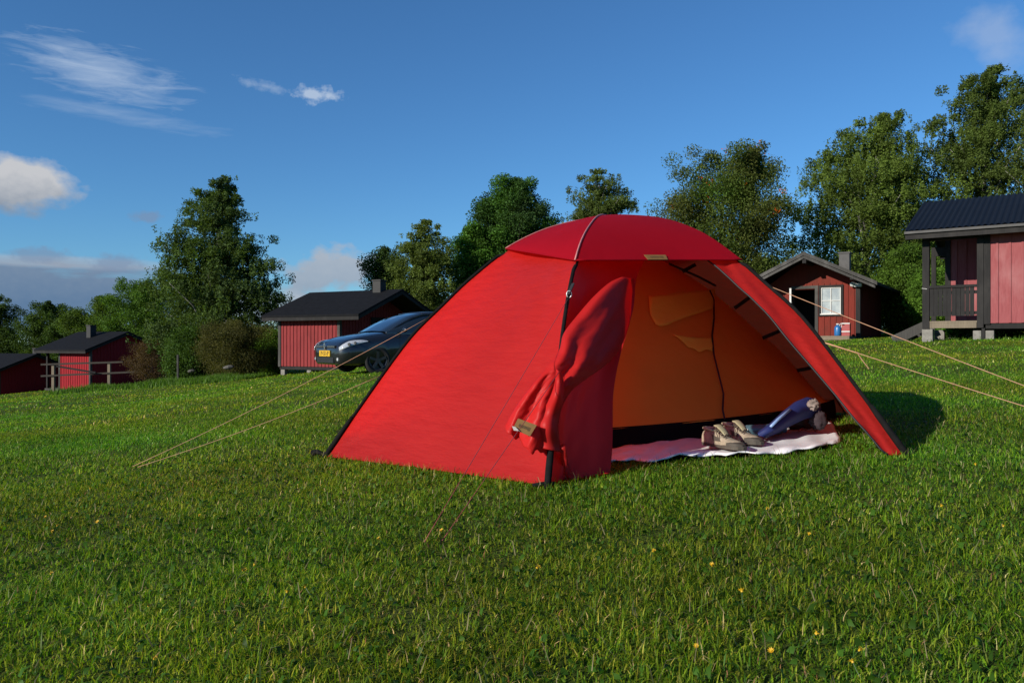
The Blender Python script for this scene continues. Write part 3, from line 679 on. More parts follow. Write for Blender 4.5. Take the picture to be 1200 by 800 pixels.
# gabled cabin in the middle right: ridge runs away from the camera
thM = R(33); gM = G(10.3, 27.0) - .0
rM = empty('gabled_cabin', (7.75, 27.4, gM), -thM)
tag(rM, 'small brown red cabin with grey gable, white window and open dark doorway', 'cabin', CG)
zeM = 1.88 - gM; zrM = 2.94 - gM; W = 4.4; xm = W / 2; dep = 6.0; yf = 1.2; wl0, wl1 = .65, 3.72; slM = (zrM - zeM) / xm
mb = MB(); th_ = .09
mb.prism([(0, zeM), (xm, zrM), (xm, zrM - th_), (0, zeM - th_)], 'y', 0.045, dep); mb.prism([(xm + .001, zrM), (W, zeM), (W, zeM - th_), (xm + .001, zrM - th_)], 'y', 0.045, dep)
rf = mb.build('roof', M['roof_felt'], rM)
mb = MB()
for (a0, z0_, a1, z1_) in ((-.02, zeM - .0, xm, zrM + .015), (W + .02, zeM - .0, xm, zrM + .015)):
    mb.prism([(a0, z0_ + .01), (a1, z1_), (a1, z1_ - .12), (a0, z0_ - .11)], 'y', 0, .04)
    mb.prism([(a0 + (.06 if a0 < 1 else -.06), z0_ - .115), (a1, z1_ - .125 - .003), (a1, z1_ - .22), (a0 + (.06 if a0 < 1 else -.06), z0_ - .20)], 'y', .03, .065)
mb.build('bargeboard', M['grey_wood'], rf)
mb = MB(); mb.box(xm - .06, .07, zrM - .36, xm + .06, dep - .1, zrM - .2)
for xx in (.62, 3.66): mb.box(xx - .05, .07, zeM + slM * min(xx, W - xx) - .26, xx + .05, dep - .1, zeM + slM * min(xx, W - xx) - .12)
mb.build('purlin', M['charcoal'], rf)
chimney(rf, 2.95, 2.9, zrM - .7, zrM + .16, .34, M['chimney_metal'])
flM = .16
d0, d1 = 1.62, 2.30; w0, w1 = 2.50, 3.13; wz0, wz1 = .93 - gM, 1.82 - gM
mb = MB(); ztw = zeM + slM * .55 - .17
sidewall(mb, wl0 + .1, wl1 - .12, flM, ztw, yf, holes=((d0, d1, flM, flM + 1.78 - .18), (w0, w1, wz0, wz1)), pitch=.19)
mb.prism([(wl0 + .1, ztw), (wl1 - .12, ztw), (xm + .5, zrM - .30), (xm, zrM - .16), (xm - .5, zrM - .30)], 'y', yf, yf + .1)
mb.build('wall', M['red_brown'], rM)
for xx, sg in ((wl0, -1), (wl1, 1)):
    mb = MB(); x0_, x1_ = (xx, xx + .1) if sg < 0 else (xx - .1, xx); mb.box(x0_, yf + .12, flM, x1_, dep - .4, ztw)
    k = yf + .25
    while k < dep - .5:
        mb.box(*((x0_ - .022, k, flM, x0_ + .001, k + .045, ztw - .02) if sg < 0 else (x1_ - .001, k, flM, x1_ + .022, k + .045, ztw - .02))); k += .2
    mb.build('wall', M['red_brown'], rM)
mb = MB(); mb.prism([(wl0 + .1, flM), (wl1 - .1, flM), (wl1 - .1, ztw), (xm, zrM - .16), (wl0 + .1, ztw)], 'y', dep - .5, dep - .4); mb.build('wall', M['red_brown'], rM)
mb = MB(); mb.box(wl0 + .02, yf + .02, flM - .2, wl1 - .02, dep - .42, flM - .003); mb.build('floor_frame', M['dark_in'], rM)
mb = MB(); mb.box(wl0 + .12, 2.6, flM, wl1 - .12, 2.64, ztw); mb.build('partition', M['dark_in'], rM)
for xx in (wl0 - .02, wl1 - .125):
    mb = MB(); mb.box(xx, yf - .05, flM - .3, xx + .14, yf + .12, ztw); mb.build('corner_post', M['charcoal'], rM)
# door frame, white edge of the opened door, window
mb = MB(); mb.box(d1, yf - .035, flM, d1 + .1, yf + .02, flM + 1.72); mb.box(d0 - .1, yf - .035, flM, d0, yf + .02, flM + 1.72); mb.box(d0, yf - .035, flM + 1.62, d1, yf + .02, flM + 1.72)
mb.build('door_frame', M['grey_wood'], rM)
mb = MB(); mb.box(d0 + .005, yf - .62, flM + .55, d0 + .045, yf - .06, flM + 1.6); mb.box(d0 + .005, yf - .62, flM + .02, d0 + .045, yf - .06, flM + .546)
dr = mb.build('door', M['charcoal'], rM)
mb = MB(); mb.box(d0 - .01, yf - .655, flM + .6, d0 + .05, yf - .622, flM + 1.62); mb.build('door_edge', M['white'], dr)
wo = framed_window(rM, w0, w1, wz0, wz1, yf, M['charcoal'], .08)
mb = MB(); mb.box(w0 - .02, yf - .09, wz0 - .03, w1 + .02, yf - .046, wz0 + .005); mb.build('window_sill', M['white'], wo)
mb = MB(); mb.box(2.2, .02, flM - .13, wl1 - .12, yf - .06, flM - .03)
for k in range(5): mb.box(2.2, .03 + k * .1, flM - .028, wl1 - .12, .12 + k * .1, flM + .0)
mb.box(2.25, .05, flM - .36, wl1 - .2, .09, flM - .132)
mb.build('porch_floor', M['bare_wood'], rM)
mb = MB(); mb.tube([(3.45, yf - .14, ztw - .10), (3.53, yf - .14, ztw - .085), (3.61, yf - .14, ztw - .10)], [.07, .085, .06], 10); mb.box(3.58, yf - .20, ztw - .17, 3.80, yf - .055, ztw - .06)
mb.build('porch_lamp', M['white'], rM, smooth=False)

# things standing on that porch
def Mw(x, y, z): return Matrix.Translation(Vector((7.75, 27.4, gM))) @ Matrix.Rotation(-thM, 4, 'Z') @ Vector((x, y, z))
o = empty('water_canister', Mw(3.20, .30, flM + .002), -thM); tag(o, 'blue water canister with a white cap on the porch of the gabled cabin', 'canister')
mb = MB(); prof = [(.001, 0), (.10, 0), (.11, .03), (.11, .25), (.09, .31), (.04, .335), (.035, .36), (.001, .36)]
rows = [[(rd * math.cos(2 * math.pi * k / 16) * 1.0, rd * math.sin(2 * math.pi * k / 16), z) for k in range(16)] for rd, z in prof]
mb.grid(rows, close=True); mb.build('body', plain('blue_plastic', (.03, .19, .50), .35), o, smooth=True, fix=True)
mb = MB(); mb.tube([(0, 0, .361), (0, 0, .40)], .05, 12); mb.tube([(.05, 0, .33), (.09, 0, .40), (.13, 0, .40), (.11, 0, .27)], .013, 6); mb.build('cap', M['white'], o)
o = empty('crate', Mw(3.46, .30, flM + .002), -thM); tag(o, 'red crate with pale slats beside the blue canister', 'crate')
rp = plain('red_plastic', (.42, .02, .02), .4)
mb = MB(); mb.box(-.12, -.1, 0, .12, .1, .02); mb.box(-.12, -.1, .02, -.105, .1, .4); mb.box(.105, -.1, .02, .12, .1, .4); mb.box(-.105, .085, .02, .105, .1, .4); mb.box(-.105, -.1, .02, .105, -.085, .34); mb.build('body', rp, o)
for z in (.12, .38): mb = MB(); mb.box(-.125, -.118, z, .125, -.101, z + .035); mb.build('slat', M['white'], o)

# fence, stake, stones
o = empty('rail_fence', (-21, 40, G(-21, 40))); tag(o, 'wooden rail fence with a sagging rail in front of the low left cabin', 'fence')
for (x0, y0, x1, y1) in ((48, 427, 144, 424), (66, 429, 112, 436.5), (48, 440.5, 162, 435.5)):
    mb = MB(); mb.bar(P(x0, y0, 40.0 if y0 != 429 else 39.8), P(x1, y1, 40.0 if y0 != 429 else 39.8), .05, .085); mb.build('rail', M['rail'] if y0 != 429 else M['charcoal'], o, wc=True)
for (x, yt) in ((62.5, 428), (128, 425)):
    X = (x - 600) / F * 40.1; mb = MB(); mb.box(X - .065, 40.04, G(X, 40.1) - .1, X + .065, 40.17, (400 - yt) / F * 40.1); mb.build('post', M['bare_wood'], o, wc=True)
X = (208.5 - 600) / F * 30; mb = MB(); mb.box(-.035, -.035, -.15, .035, .035, (400 - 415.5) / F * 30 - G(X, 30))
o = mb.build('wooden_stake', M['grey_wood']); o.location = (X, 30, G(X, 30)); bevel(o, .008); tag(o, 'thin grey wooden stake standing alone at the lawn edge', 'stake')
for i, (x, y, D, s, lb) in enumerate(((224, 434, 31, .16, 'flat pale stone near the lone wooden stake'), (268, 429.5, 29.5, .20, 'pale stone at the foot of the grey brown bush'))):
    mb = MB(); r0 = random.Random(i); rows = []
    for a in range(6):
        ph = math.pi * a / 5
        rows.append([(s * math.sin(ph) * math.cos(t * .785) * (1 + r0.uniform(-.15, .15)), .6 * s * math.sin(ph) * math.sin(t * .785) * (1 + r0.uniform(-.15, .15)), .4 * s * math.cos(ph)) for t in range(8)])
    mb.grid(rows, close=True); X = (x - 600) / F * D; o = mb.build('stone', M['stone']); o.location = (X, D, (400 - y) / F * D - .02); o.rotation_euler = (0, -.18, .2); tag(o, lb, 'stone')

# ------------------------------------------------------------------ car
exec_car = True
HD = Vector((-.80, -.60, 0)); car_o = Vector((-3.57, 18.85, 0)); car_o.z = G(-3.6, 18.7)
root = empty('parked_car', car_o, math.atan2(HD.y, HD.x)); tag(root, 'dark grey hatchback with a yellow number plate parked beside the cabin', 'car')
m, nt, n, l, p = new_mat('dark_metallic_paint')
p.inputs['Base Color'].default_value = (.020, .022, .026, 1); p.inputs['Metallic'].default_value = .55; p.inputs['Roughness'].default_value = .30
p.inputs['Coat Weight'].default_value = 1; p.inputs['Coat Roughness'].default_value = .04
_, f, _ = mix_noise(nt, (0, 0, 0), (1, 1, 1), 300, 2); l.new(bump(nt, f, .08, .001), p.inputs['Normal']); M['paint'] = m
m, nt, n, l, p = new_mat('car_glass'); p.inputs['Base Color'].default_value = (.012, .018, .024, 1); p.inputs['Roughness'].default_value = .03; p.inputs['Coat Weight'].default_value = 1; M['car_glass'] = m
M['tyre'] = plain('tyre', (.018, .018, .018), .85); M['rim'] = plain('dark_rim', (.07, .07, .075), .35, .7)
M['lamp'] = plain('headlight_glass', (.62, .64, .66), .12, .35, var=.3, scale=22); M['plastic'] = plain('black_plastic', (.014, .014, .015), .6)
M['chrome'] = plain('chrome', (.7, .7, .72), .15, .9, var=.1); M['yellow'] = plain('yellow_plate', (.80, .47, .02), .5, var=.05)
#  x: +.88 nose ... -3.3 tail;  w half width, zt centre top, zs shoulder height, zb underside
ST = [(.90, .50, .60, .56, .30), (.87, .66, .655, .60, .24), (.80, .76, .72, .645, .21), (.66, .825, .79, .69, .20), (.45, .86, .85, .735, .20), (.2, .877, .90, .775, .20),
      (-.1, .885, .945, .82, .20), (-.35, .888, .975, .855, .20), (-.6, .888, .99, .885, .20), (-1.2, .888, 1.0, .91, .20), (-2.0, .888, 1.02, .94, .21),
      (-2.7, .875, 1.04, .965, .22), (-3.1, .84, 1.04, .97, .26), (-3.25, .79, 1.0, .95, .32), (-3.32, .6, .9, .88, .4)]
def st(x):
    xs_r = [s[0] for s in ST][::-1]; return [float(np.interp(x, xs_r, [s[k] for s in ST][::-1])) for k in range(1, 5)]
def sec(x):
    w, zt, zs, zb = st(x)
    return [(0, zb), (w * .86, zb), (w * .955, zb + .05), (w * .985, zb + .18), (w, .5 * (zb + zs) + .02), (w * .985, zs - .06), (w * .94, zs), (w * .86, zs + (zt - zs) * .5), (w * .62, zt - .02 * (zt - zs) - .012), (w * .3, zt - .002), (0, zt)]
def onbody(x, q, off=.012):
    """q in 0..1 round the half section"""
    s = sec(x); t = q * (len(s) - 1); i = min(int(t), len(s) - 2); f = t - i
    y = s[i][0] * (1 - f) + s[i + 1][0] * f; z = s[i][1] * (1 - f) + s[i + 1][1] * f
    nx_ = s[i + 1][1] - s[i][1]; nz_ = -(s[i + 1][0] - s[i][0]); ln = math.hypot(nx_, nz_) or 1
    return (x + off * .5, y + off * nx_ / ln, z + off * nz_ / ln)
xsl = sorted(set([s[0] for s in ST] + list(np.linspace(.85, -3.25, 38))), reverse=True)
mb = MB(); rows = []
for x in xsl:
    h_ = sec(x); rows.append([(x, y, z) for y, z in h_] + [(x, -y, z) for y, z in h_[-2:0:-1]])
mb.grid(rows, close=True); nn = len(rows[0])
b0 = 0; mb.f.append(tuple(range(nn))[::-1]); mb.mi.append(0); mb.f.append(tuple(range(len(mb.v) - nn, len(mb.v)))); mb.mi.append(0)
body = mb.build('body', M['paint'], root, smooth=True, fix=True)
AX = (0, -2.62)
for ax in AX:
    for sd in (1, -1):
        mb = MB(); mb.tube([(ax, sd * .60, .31), (ax, sd * 1.1, .31)], .365, 32)
        cme = bpy.data.meshes.new('cut'); cme.from_pydata(mb.v, [], mb.f)
        co = bpy.data.objects.new('cut', cme); COL.objects.link(co); co.parent = root
        md = body.modifiers.new('arch', 'BOOLEAN'); md.operation = 'DIFFERENCE'; md.object = co; md.solver = 'EXACT'
bpy.context.view_layer.update()
dg = bpy.context.evaluated_depsgraph_get(); nm = bpy.data.meshes.new_from_object(body.evaluated_get(dg)); body.modifiers.clear(); body.data = nm; nm.name = 'body'
for o in [o for o in COL.objects if o.name.startswith('cut')]: bpy.data.objects.remove(o)
nm.polygons.foreach_set('use_smooth', [True] * len(nm.polygons))
try: nm.set_sharp_from_angle(angle=R(35))
except Exception: pass
mb = MB()
for ax in AX:
    for sd in (1, -1): mb.box(ax - .37, sd * .61 - .01, .2, ax + .37, sd * .61 + .01, .66)
mb.build('wheel_housing', M['plastic'], root)
for ax in AX:
    for sd in (1, -1):
        w = empty('wheel', (ax, sd * .79, .31)); w.parent = root
        if ax == 0: w.rotation_euler = (0, 0, R(-6))
        mb = MB(); pr = [(.215, -.09), (.27, -.1), (.305, -.08), (.315, -.04), (.315, .04), (.305, .08), (.27, .1), (.215, .09)]
        mb.grid([[(rr * math.cos(k * math.pi / 18), yy, rr * math.sin(k * math.pi / 18)) for k in range(36)] for rr, yy in pr + pr[:1]], close=True)
        mb.build('tyre', M['tyre'], w, smooth=True, fix=True)
        mb = MB(); mb.tube([(0, -.05, 0), (0, sd * .02, 0)], .21, 28)
        for k in range(5):
            a = k * 2 * math.pi / 5 + .3; mb.bar((.03 * math.cos(a), sd * .075, .03 * math.sin(a)), (.205 * math.cos(a), sd * .085, .205 * math.sin(a)), .06, .03, up=(0, 1, 0))
        mb.tube([(0, sd * .03, 0), (0, sd * .10, 0)], .05, 16)
        mb.grid([[(rr * math.cos(k * math.pi / 18), yy, rr * math.sin(k * math.pi / 18)) for k in range(36)] for rr, yy in ((.214, sd * .0), (.214, sd * .095), (.195, sd * .085), (.195, sd * .0))], close=True)
        mb.build('rim', M['rim'], w)
# glasshouse: one glass shell, body-coloured roof and pillars
GH = [(-.28, .985, .72, .70), (-.62, 1.17, .78, .66), (-.98, 1.34, .80, .62), (-1.3, 1.435, .80, .60), (-1.7, 1.465, .80, .59), (-2.2, 1.455, .80, .58), (-2.6, 1.42, .79, .57), (-2.9, 1.35, .77, .56), (-3.08, 1.2, .75, .58), (-3.2, 1.02, .72, .66)]
def gsec(i):
    x, zt, wb, wt = GH[i]; zb = .95
    return [(wb + .02, zb - .04), (wb + .02, zb), ((wb + wt) / 2 + .03, (zb + zt) / 2), (wt + .015, zt - .06), (wt - .05, zt - .015), (wt * .5, zt - .0), (0, zt + .01)]
mb = MB(); rows = [[(GH[i][0], y, z) for y, z in gsec(i)] + [(GH[i][0], -y, z) for y, z in gsec(i)[-2::-1]] for i in range(len(GH))]
mb.grid(rows); mb.build('window_glass', M['car_glass'], root, smooth=True)
mb = MB(); rows = []
for i in range(3, 8):
    s_ = gsec(i)[3:]; rows.append([(GH[i][0], y * 1.005, z + .008) for y, z in s_] + [(GH[i][0], -y * 1.005, z + .008) for y, z in s_[-2::-1]])
mb.grid(rows); rfc = mb.build('roof', M['paint'], root, smooth=True); solidify(rfc, .02, 1)
for sd in (1, -1):
    mb = MB(); mb.tube([(GH[i][0], sd * (gsec(i)[3][0] + .004), gsec(i)[3][1] + .008) for i in range(0, 10)], [.02, .028, .028, .028, .026, .026, .026, .028, .03, .03], 6)
    mb.tube([(-1.75, sd * .83, .95), (-1.78, sd * .72, 1.25), (-1.8, sd * .615, 1.41)], .028, 6)
    mb.grid([[(-2.62, sd * .835, .95), (-2.66, sd * .72, 1.22), (-2.68, sd * .595, 1.39)], [(-3.1, sd * .785, .95), (-2.99, sd * .70, 1.2), (-2.85, sd * .592, 1.36)]])
    mb.build('pillar', M['paint'], root, smooth=True)
    # mirrors
    mb = MB(); rows = []
    for a in range(7):
        ph = math.pi * a / 6; rows.append([(-.62 - .05 * math.cos(k * .785) * math.sin(ph) , sd * (.98 + .11 * math.cos(ph)), 1.01 + .065 * math.sin(k * .785) * math.sin(ph)) for k in range(8)])
    mb.grid(rows, close=True); mb.tube([(-.62, sd * .80, .95), (-.62, sd * .90, .985)], .02, 6); mi_ = mb.build('wing_mirror', M['paint'], root, smooth=True)
    # headlight: swept patch on the corner
    mb = MB(); rows = []
    for k in range(11):
        t = k / 10; x = .86 - .66 * t; qa = .485 + .06 * t ** 1.0; qb = .50 + .24 * math.sin(min(1, t * 1.6 + .25) * math.pi / 2) * (1 - t) ** .45
        rows.append([(lambda p_: (p_[0], sd * p_[1], p_[2]))(onbody(x, qa + (qb - qa) * j / 4, .014)) for j in range(5)])
    mb.grid(rows); hl = mb.build('headlight', M['lamp'], root, smooth=True); solidify(hl, .02, 1)
    mb = MB()
    for t, rr in ((.28, .035), (.5, .03)):
        p_ = onbody(.85 - .62 * t, .56, .03); mb.tube([(p_[0] - .01, sd * p_[1], p_[2]), (p_[0] + .012, sd * (p_[1] + .01), p_[2])], rr, 12)
    mb.build('reflector', M['plastic'], hl)
    mb = MB(); mb.tube([(.84, sd * .60, .34), (.875, sd * .615, .34)], .052, 14); fo = mb.build('fog_lamp', M['plastic'], root)
    mb = MB(); mb.tube([(.876, sd * .615, .34), (.886, sd * .616, .34)], .035, 14); mb.build('lens', M['lamp'], fo)
mb = MB(); mb.box(.885, -.46, .255, .912, .46, .375); gr = mb.build('lower_grille', M['plastic'], root)
mb = MB()
for z in (.285, .315, .345): mb.box(.913, -.45, z, .918, .45, z + .008)
mb.build('grille_bars', M['rim'], gr)
mb = MB(); mb.box(.84, -.52, .585, .905, -.10, .645); mb.box(.84, .10, .585, .905, .52, .645); ug = mb.build('upper_grille', M['plastic'], root)
mb = MB(); mb.box(.906, -.50, .62, .914, -.12, .632); mb.box(.906, .12, .62, .914, .50, .632); mb.build('chrome_bar', M['chrome'], ug)
# diamond emblem: a hollow lozenge
mb = MB(); o_, i_ = [(0, .085), (.055, 0), (0, -.085), (-.055, 0)], [(0, .045), (.026, 0), (0, -.045), (-.026, 0)]
for k in range(4):
    a_, b2 = o_[k], o_[(k + 1) % 4]; c2, d2 = i_[(k + 1) % 4], i_[k]; mb.prism([a_, b2, c2, d2], 'x', .907, .93)
em = mb.build('emblem', M['chrome'], root); em.location = (0, 0, .635)
mb = MB(); mb.box(.90, -.29, .40, .925, .29, .535); pl = mb.build('number_plate', M['yellow'], root)
def text_mesh(name, txt, size, mat, parent, loc, rot, ext=.001):
    cu = bpy.data.curves.new(name, 'FONT'); cu.body = txt; cu.size = size; cu.extrude = ext; cu.align_x = 'CENTER'; cu.align_y = 'CENTER'
    to = bpy.data.objects.new(name, cu); COL.objects.link(to); bpy.context.view_layer.update()
    me_ = bpy.data.meshes.new_from_object(to.evaluated_get(bpy.context.evaluated_depsgraph_get())); bpy.data.objects.remove(to)
    o = link(name, me_, mat, parent); o.location = loc; o.rotation_euler = rot; return o
text_mesh('plate_characters', '39-SD-JP', .13, M['plastic'], pl, (.9265, 0, .467), (R(90), 0, R(90)))
# panel gaps: door lines, bonnet shut line
for sd in (1, -1):
    for xx in (-.55, -1.72, -2.45):
        mb = MB(); rows = [[(lambda p_: (p_[0] + dx, sd * p_[1], p_[2]))(onbody(xx, qq, .002)) for dx in (-.005, .005)] for qq in np.linspace(.18, .58, 12)]
        mb.grid(rows); mb.build('panel_gap', M['plastic'], root)
    mb = MB(); rows = [[(lambda p_: (p_[0], sd * p_[1] , p_[2] + dz))(onbody(x, .72, .003)) for dz in (-.004, .004)] for x in np.linspace(.62, -.3, 12)]
    mb.grid(rows); mb.build('panel_gap', M['plastic'], root)

# ------------------------------------------------------------------ tent
def herm(tab, t):
    xs_ = [a for a, _ in tab]; ys_ = [b for _, b in tab]; n_ = len(xs_)
    i = max(0, min(n_ - 2, int(np.searchsorted(xs_, t)) - 1)); h = xs_[i + 1] - xs_[i]; s = (t - xs_[i]) / h
    def d(k):
        if k == 0: return 0.0
        if k == n_ - 1: return (ys_[-1] - ys_[-2]) / (xs_[-1] - xs_[-2])
        return (ys_[k + 1] - ys_[k - 1]) / (xs_[k + 1] - xs_[k - 1])
    a, b = d(i) * h, d(i + 1) * h
    return (2 * s ** 3 - 3 * s ** 2 + 1) * ys_[i] + (s ** 3 - 2 * s ** 2 + s) * a + (-2 * s ** 3 + 3 * s ** 2) * ys_[i + 1] + (s ** 3 - s ** 2) * b
PROF = [(0, 1.275), (.2, 1.230), (.37, 1.115), (.51, .948), (.61, .798), (.70, .66), (.77, .520), (.88, .275), (1, 0)]
PROFF = [(0, 1.275), (.22, 1.235), (.42, 1.135), (.56, 1.03), (.67, .895), (.80, .655), (.9, .36), (1, 0)]
GC = G(CX, CY)
def pole(k, t, dh=0.0, shrink=1.0):
    fx, fy = FOOT[k]; x = CX + (fx - CX) * t * shrink; y = CY + (fy - CY) * t * shrink
    return Vector((x, y, GC + (G(fx, fy) - GC) * t + herm(PROFF if k == 'F' else PROF, t) + dh))
def panel(k1, k2, a, t, sag=.035, wr=.004, off=0):
    A = pole(k1, t); B = pole(k2, t); p = A.lerp(B, a)
    mid = Vector((CX, CY, GC + .45)); nrm = (p - mid); nrm = Vector((nrm.x, nrm.y, nrm.z * .6)).normalized()
    sg = sag * 4 * a * (1 - a) * math.sin(math.pi * min(1, t * .95)) ** .5 if 0 < a < 1 else 0
    wv = wr * (noise.noise(Vector((a * 3.2 + t * 4, t * 13 - a * 5, ORDER.index(k1) * 7.0))) + .6 * noise.noise(Vector((a * 9 - t * 7, t * 30 + a * 9, 3.0)))) * min(1, 8 * a * (1 - a))
    for a_ in (a, 1 - a):     # creases running out of the pegged corners and the pole crossings
        d_ = math.hypot(a_ * 1.3, 1 - t); 
        if wr and d_ > 1e-3: wv += .0055 * math.sin(math.atan2(1 - t, a_ * 1.3) * 17 + 3 * d_) * math.exp(-d_ * 3.2) * min(1, d_ * 9) * min(1, a_ * 12)
        d_ = math.hypot(a_ * 1.3, t - .42)
        if wr and t > .42: wv += .004 * math.sin(math.atan2(t - .42, a_ * 1.3 + .01) * 15 + 2 * d_) * math.exp(-d_ * 4) * min(1, a_ * 12)
    return p + nrm * (off - sg + wv)
def skirt(p, t):   # keep the hem just above the turf
    g = G(p.x, p.y) + .012
    return Vector((p.x, p.y, max(p.z, g)))
tent = empty('dome_tent', (CX, CY, GC)); tag(tent, 'red dome tent with open door and orange inner tent on the lawn', 'tent')
M['fly'] = fabric('red_fly_fabric', (.86, .038, .034), (1.0, .085, .022), .54, .42, .22, .45, (1.6, 1.6, 6.5), 3.0, .35)
M['cap'] = fabric('crimson_cap_fabric', (.50, .006, .018), (.7, .012, .01), .32, .6, .08, .25, (1.6, 1.6, 2.5), 2.0, .15)
M['inner'] = fabric('yellow_inner_fabric', (1.2, .52, .08), (.95, .48, .06), .45, .8, .1, .35, (1.5, 1.5, 2), 3.0, .2)
M['tub'] = plain('black_groundsheet', (.006, .006, .007), .9, spec=.1)
def sheet(name, fn, na, nt_, mat, parent=tent, thick=.0015):
    mb = MB(); mb.grid([[fn(i / na, j / nt_) for i in range(na + 1)] for j in range(nt_ + 1)])
    o = mb.build(name, mat, parent, smooth=True, wc=True)
    return o
T0 = .30
for (k1, k2) in (('L', 'F'), ('R', 'R2'), ('R2', 'B'), ('B', 'L2'), ('L2', 'L')):
    sheet('fly_panel', lambda a, s, k1=k1, k2=k2: skirt(panel(k1, k2, a, T0 + (1 - T0) * s, .035, .0025), s), 60, 80, M['fly'])
# cap over the crossing poles
TC = {'L': .375, 'F': .635, 'R': .52, 'R2': .42, 'B': .5, 'L2': .42}
def capf(k1, k2):
    def f(a, s):
        te = TC[k1] * (1 - a) + TC[k2] * a
        dip = .0
        A = pole(k1, s * TC[k1]); B = pole(k2, s * (TC[k2])); p = A.lerp(B, a)
        mid = Vector((CX, CY, GC + .45)); nrm = (p - mid).normalized()
        bul = .012 * math.sin(math.pi * a) * s * (1 - s) * 4 * .5
        p = p + nrm * (.018 + bul) 
        p.z += dip * s ** 3 * .5
        return p
    return f
mb = MB()
for i in range(6):
    k1, k2 = ORDER[i], ORDER[(i + 1) % 6]; f = capf(k1, k2); mb.grid([[f(a / 24, s / 24) for a in range(25)] for s in range(25)])
cap = mb.build('roof_cap', M['cap'], tent, smooth=True, wc=True)
# rolled hem and pole seams of the cap
mb = MB()
for i in range(6):
    k1, k2 = ORDER[i], ORDER[(i + 1) % 6]; f = capf(k1, k2); mb.tube([f(a / 16, 1) for a in range(17)], .0045, 5)
mb.build('hem', M['cap'], cap, smooth=True, wc=True)
m_seam = plain('pink_seam', (.85, .30, .28), .5, var=.35, scale=60)
mb = MB()
for k in ('F', 'L'):
    mb.tube([pole(k, t) + (pole(k, t) - Vector((CX, CY, GC + .45))).normalized() * .021 for t in np.linspace(0, TC[k], 20)], .0045 if k == 'F' else .003, 5)
mb.build('seam', m_seam, cap, smooth=True, wc=True)
# poles in black sleeves, thicker foot pockets
def outn(k): v = Vector((FOOT[k][0] - CX, FOOT[k][1] - CY, 0)).normalized(); return v
for k in ORDER:
    ts = np.linspace(0, 1, 40)
    mb = MB(); mb.tube([pole(k, t) + (outn(k) * .007 + Vector((0, 0, .004))) * (1 if t > TC[k] + .01 else -1.6) for t in ts], .009, 8); po = mb.build('pole', M['sleeve'], tent, smooth=True, wc=True)
    mb = MB(); pts = [pole(k, t) + outn(k) * .012 for t in np.linspace(.905, 1.0, 6)]
    mb.tube(pts, [.010, .0135, .014, .0145, .015, .014], 10); mb.build('foot_pocket', M['sleeve'], po, smooth=True, wc=True)
# right-hand strip of the door sector
def strip_edge(t): return float(np.interp(t, [.3, .51, .6, .77, .9, 1], [.78, .80, .83, .868, .915, .95]))
def stripf(a, s):
    t = T0 + (1 - T0) * s; e = strip_edge(t); aa = e + (1 - e) * a
    p = panel('F', 'R', aa, t, .03, .005); return skirt(p + Vector((-.15, -.6, 0)) * .012 * math.sin(a * 9 + s * 22) * (1 - a), s)
sheet('door_strip', stripf, 14, 90, M['fly'])
mb = MB(); mb.tube([stripf(0, s) for s in np.linspace(.1, 1, 40)], .0045, 5); mb.build('zip_edge', M['black'], tent, smooth=True, wc=True)
# door fabric hanging from the front pole
def curt_edge(t): return float(np.interp(t, [.3, .5, .58, .70, .77, .9, 1], [.40, .40, .35, .275, .235, .18, .155]))
def curtf(a, s):
    t = .42 + .58 * s; e = curt_edge(t) * a; p = panel('F', 'R', e, t, 0, .004)
    inw = Vector((.22 * -1, .97, 0)); fold = (.016 * math.sin(a * 7 + 2.6 * math.sin(s * 3.1)) + .006 * noise.noise(Vector((a * 5, s * 7, 4)))) * min(1, a * 4) * (.4 + .6 * s) + .07 * math.sin(math.pi * a) * (1 - .35 * s)
    side = Vector((1, .2, 0)) * .012 * math.sin(s * 17 + a * 4) * a
    p = p + inw * fold + side
    p = p * (1 + .085 * a * (1 - .45 * s))
    if s > .93: p.z += .02 * math.sin(a * 15) * (s - .93) / .07
    return skirt(p, s)
M['curtain'] = fabric('shaded_red_fabric', (.72, .026, .026), (.7, .03, .012), .16, .45, .16, .15, (2.5, 2.5, 1), 3.0, .15)  # fly fabric in a darker copy, the flap's shadow put into its colour
cur = sheet('door_curtain', curtf, 50, 80, M['curtain'])
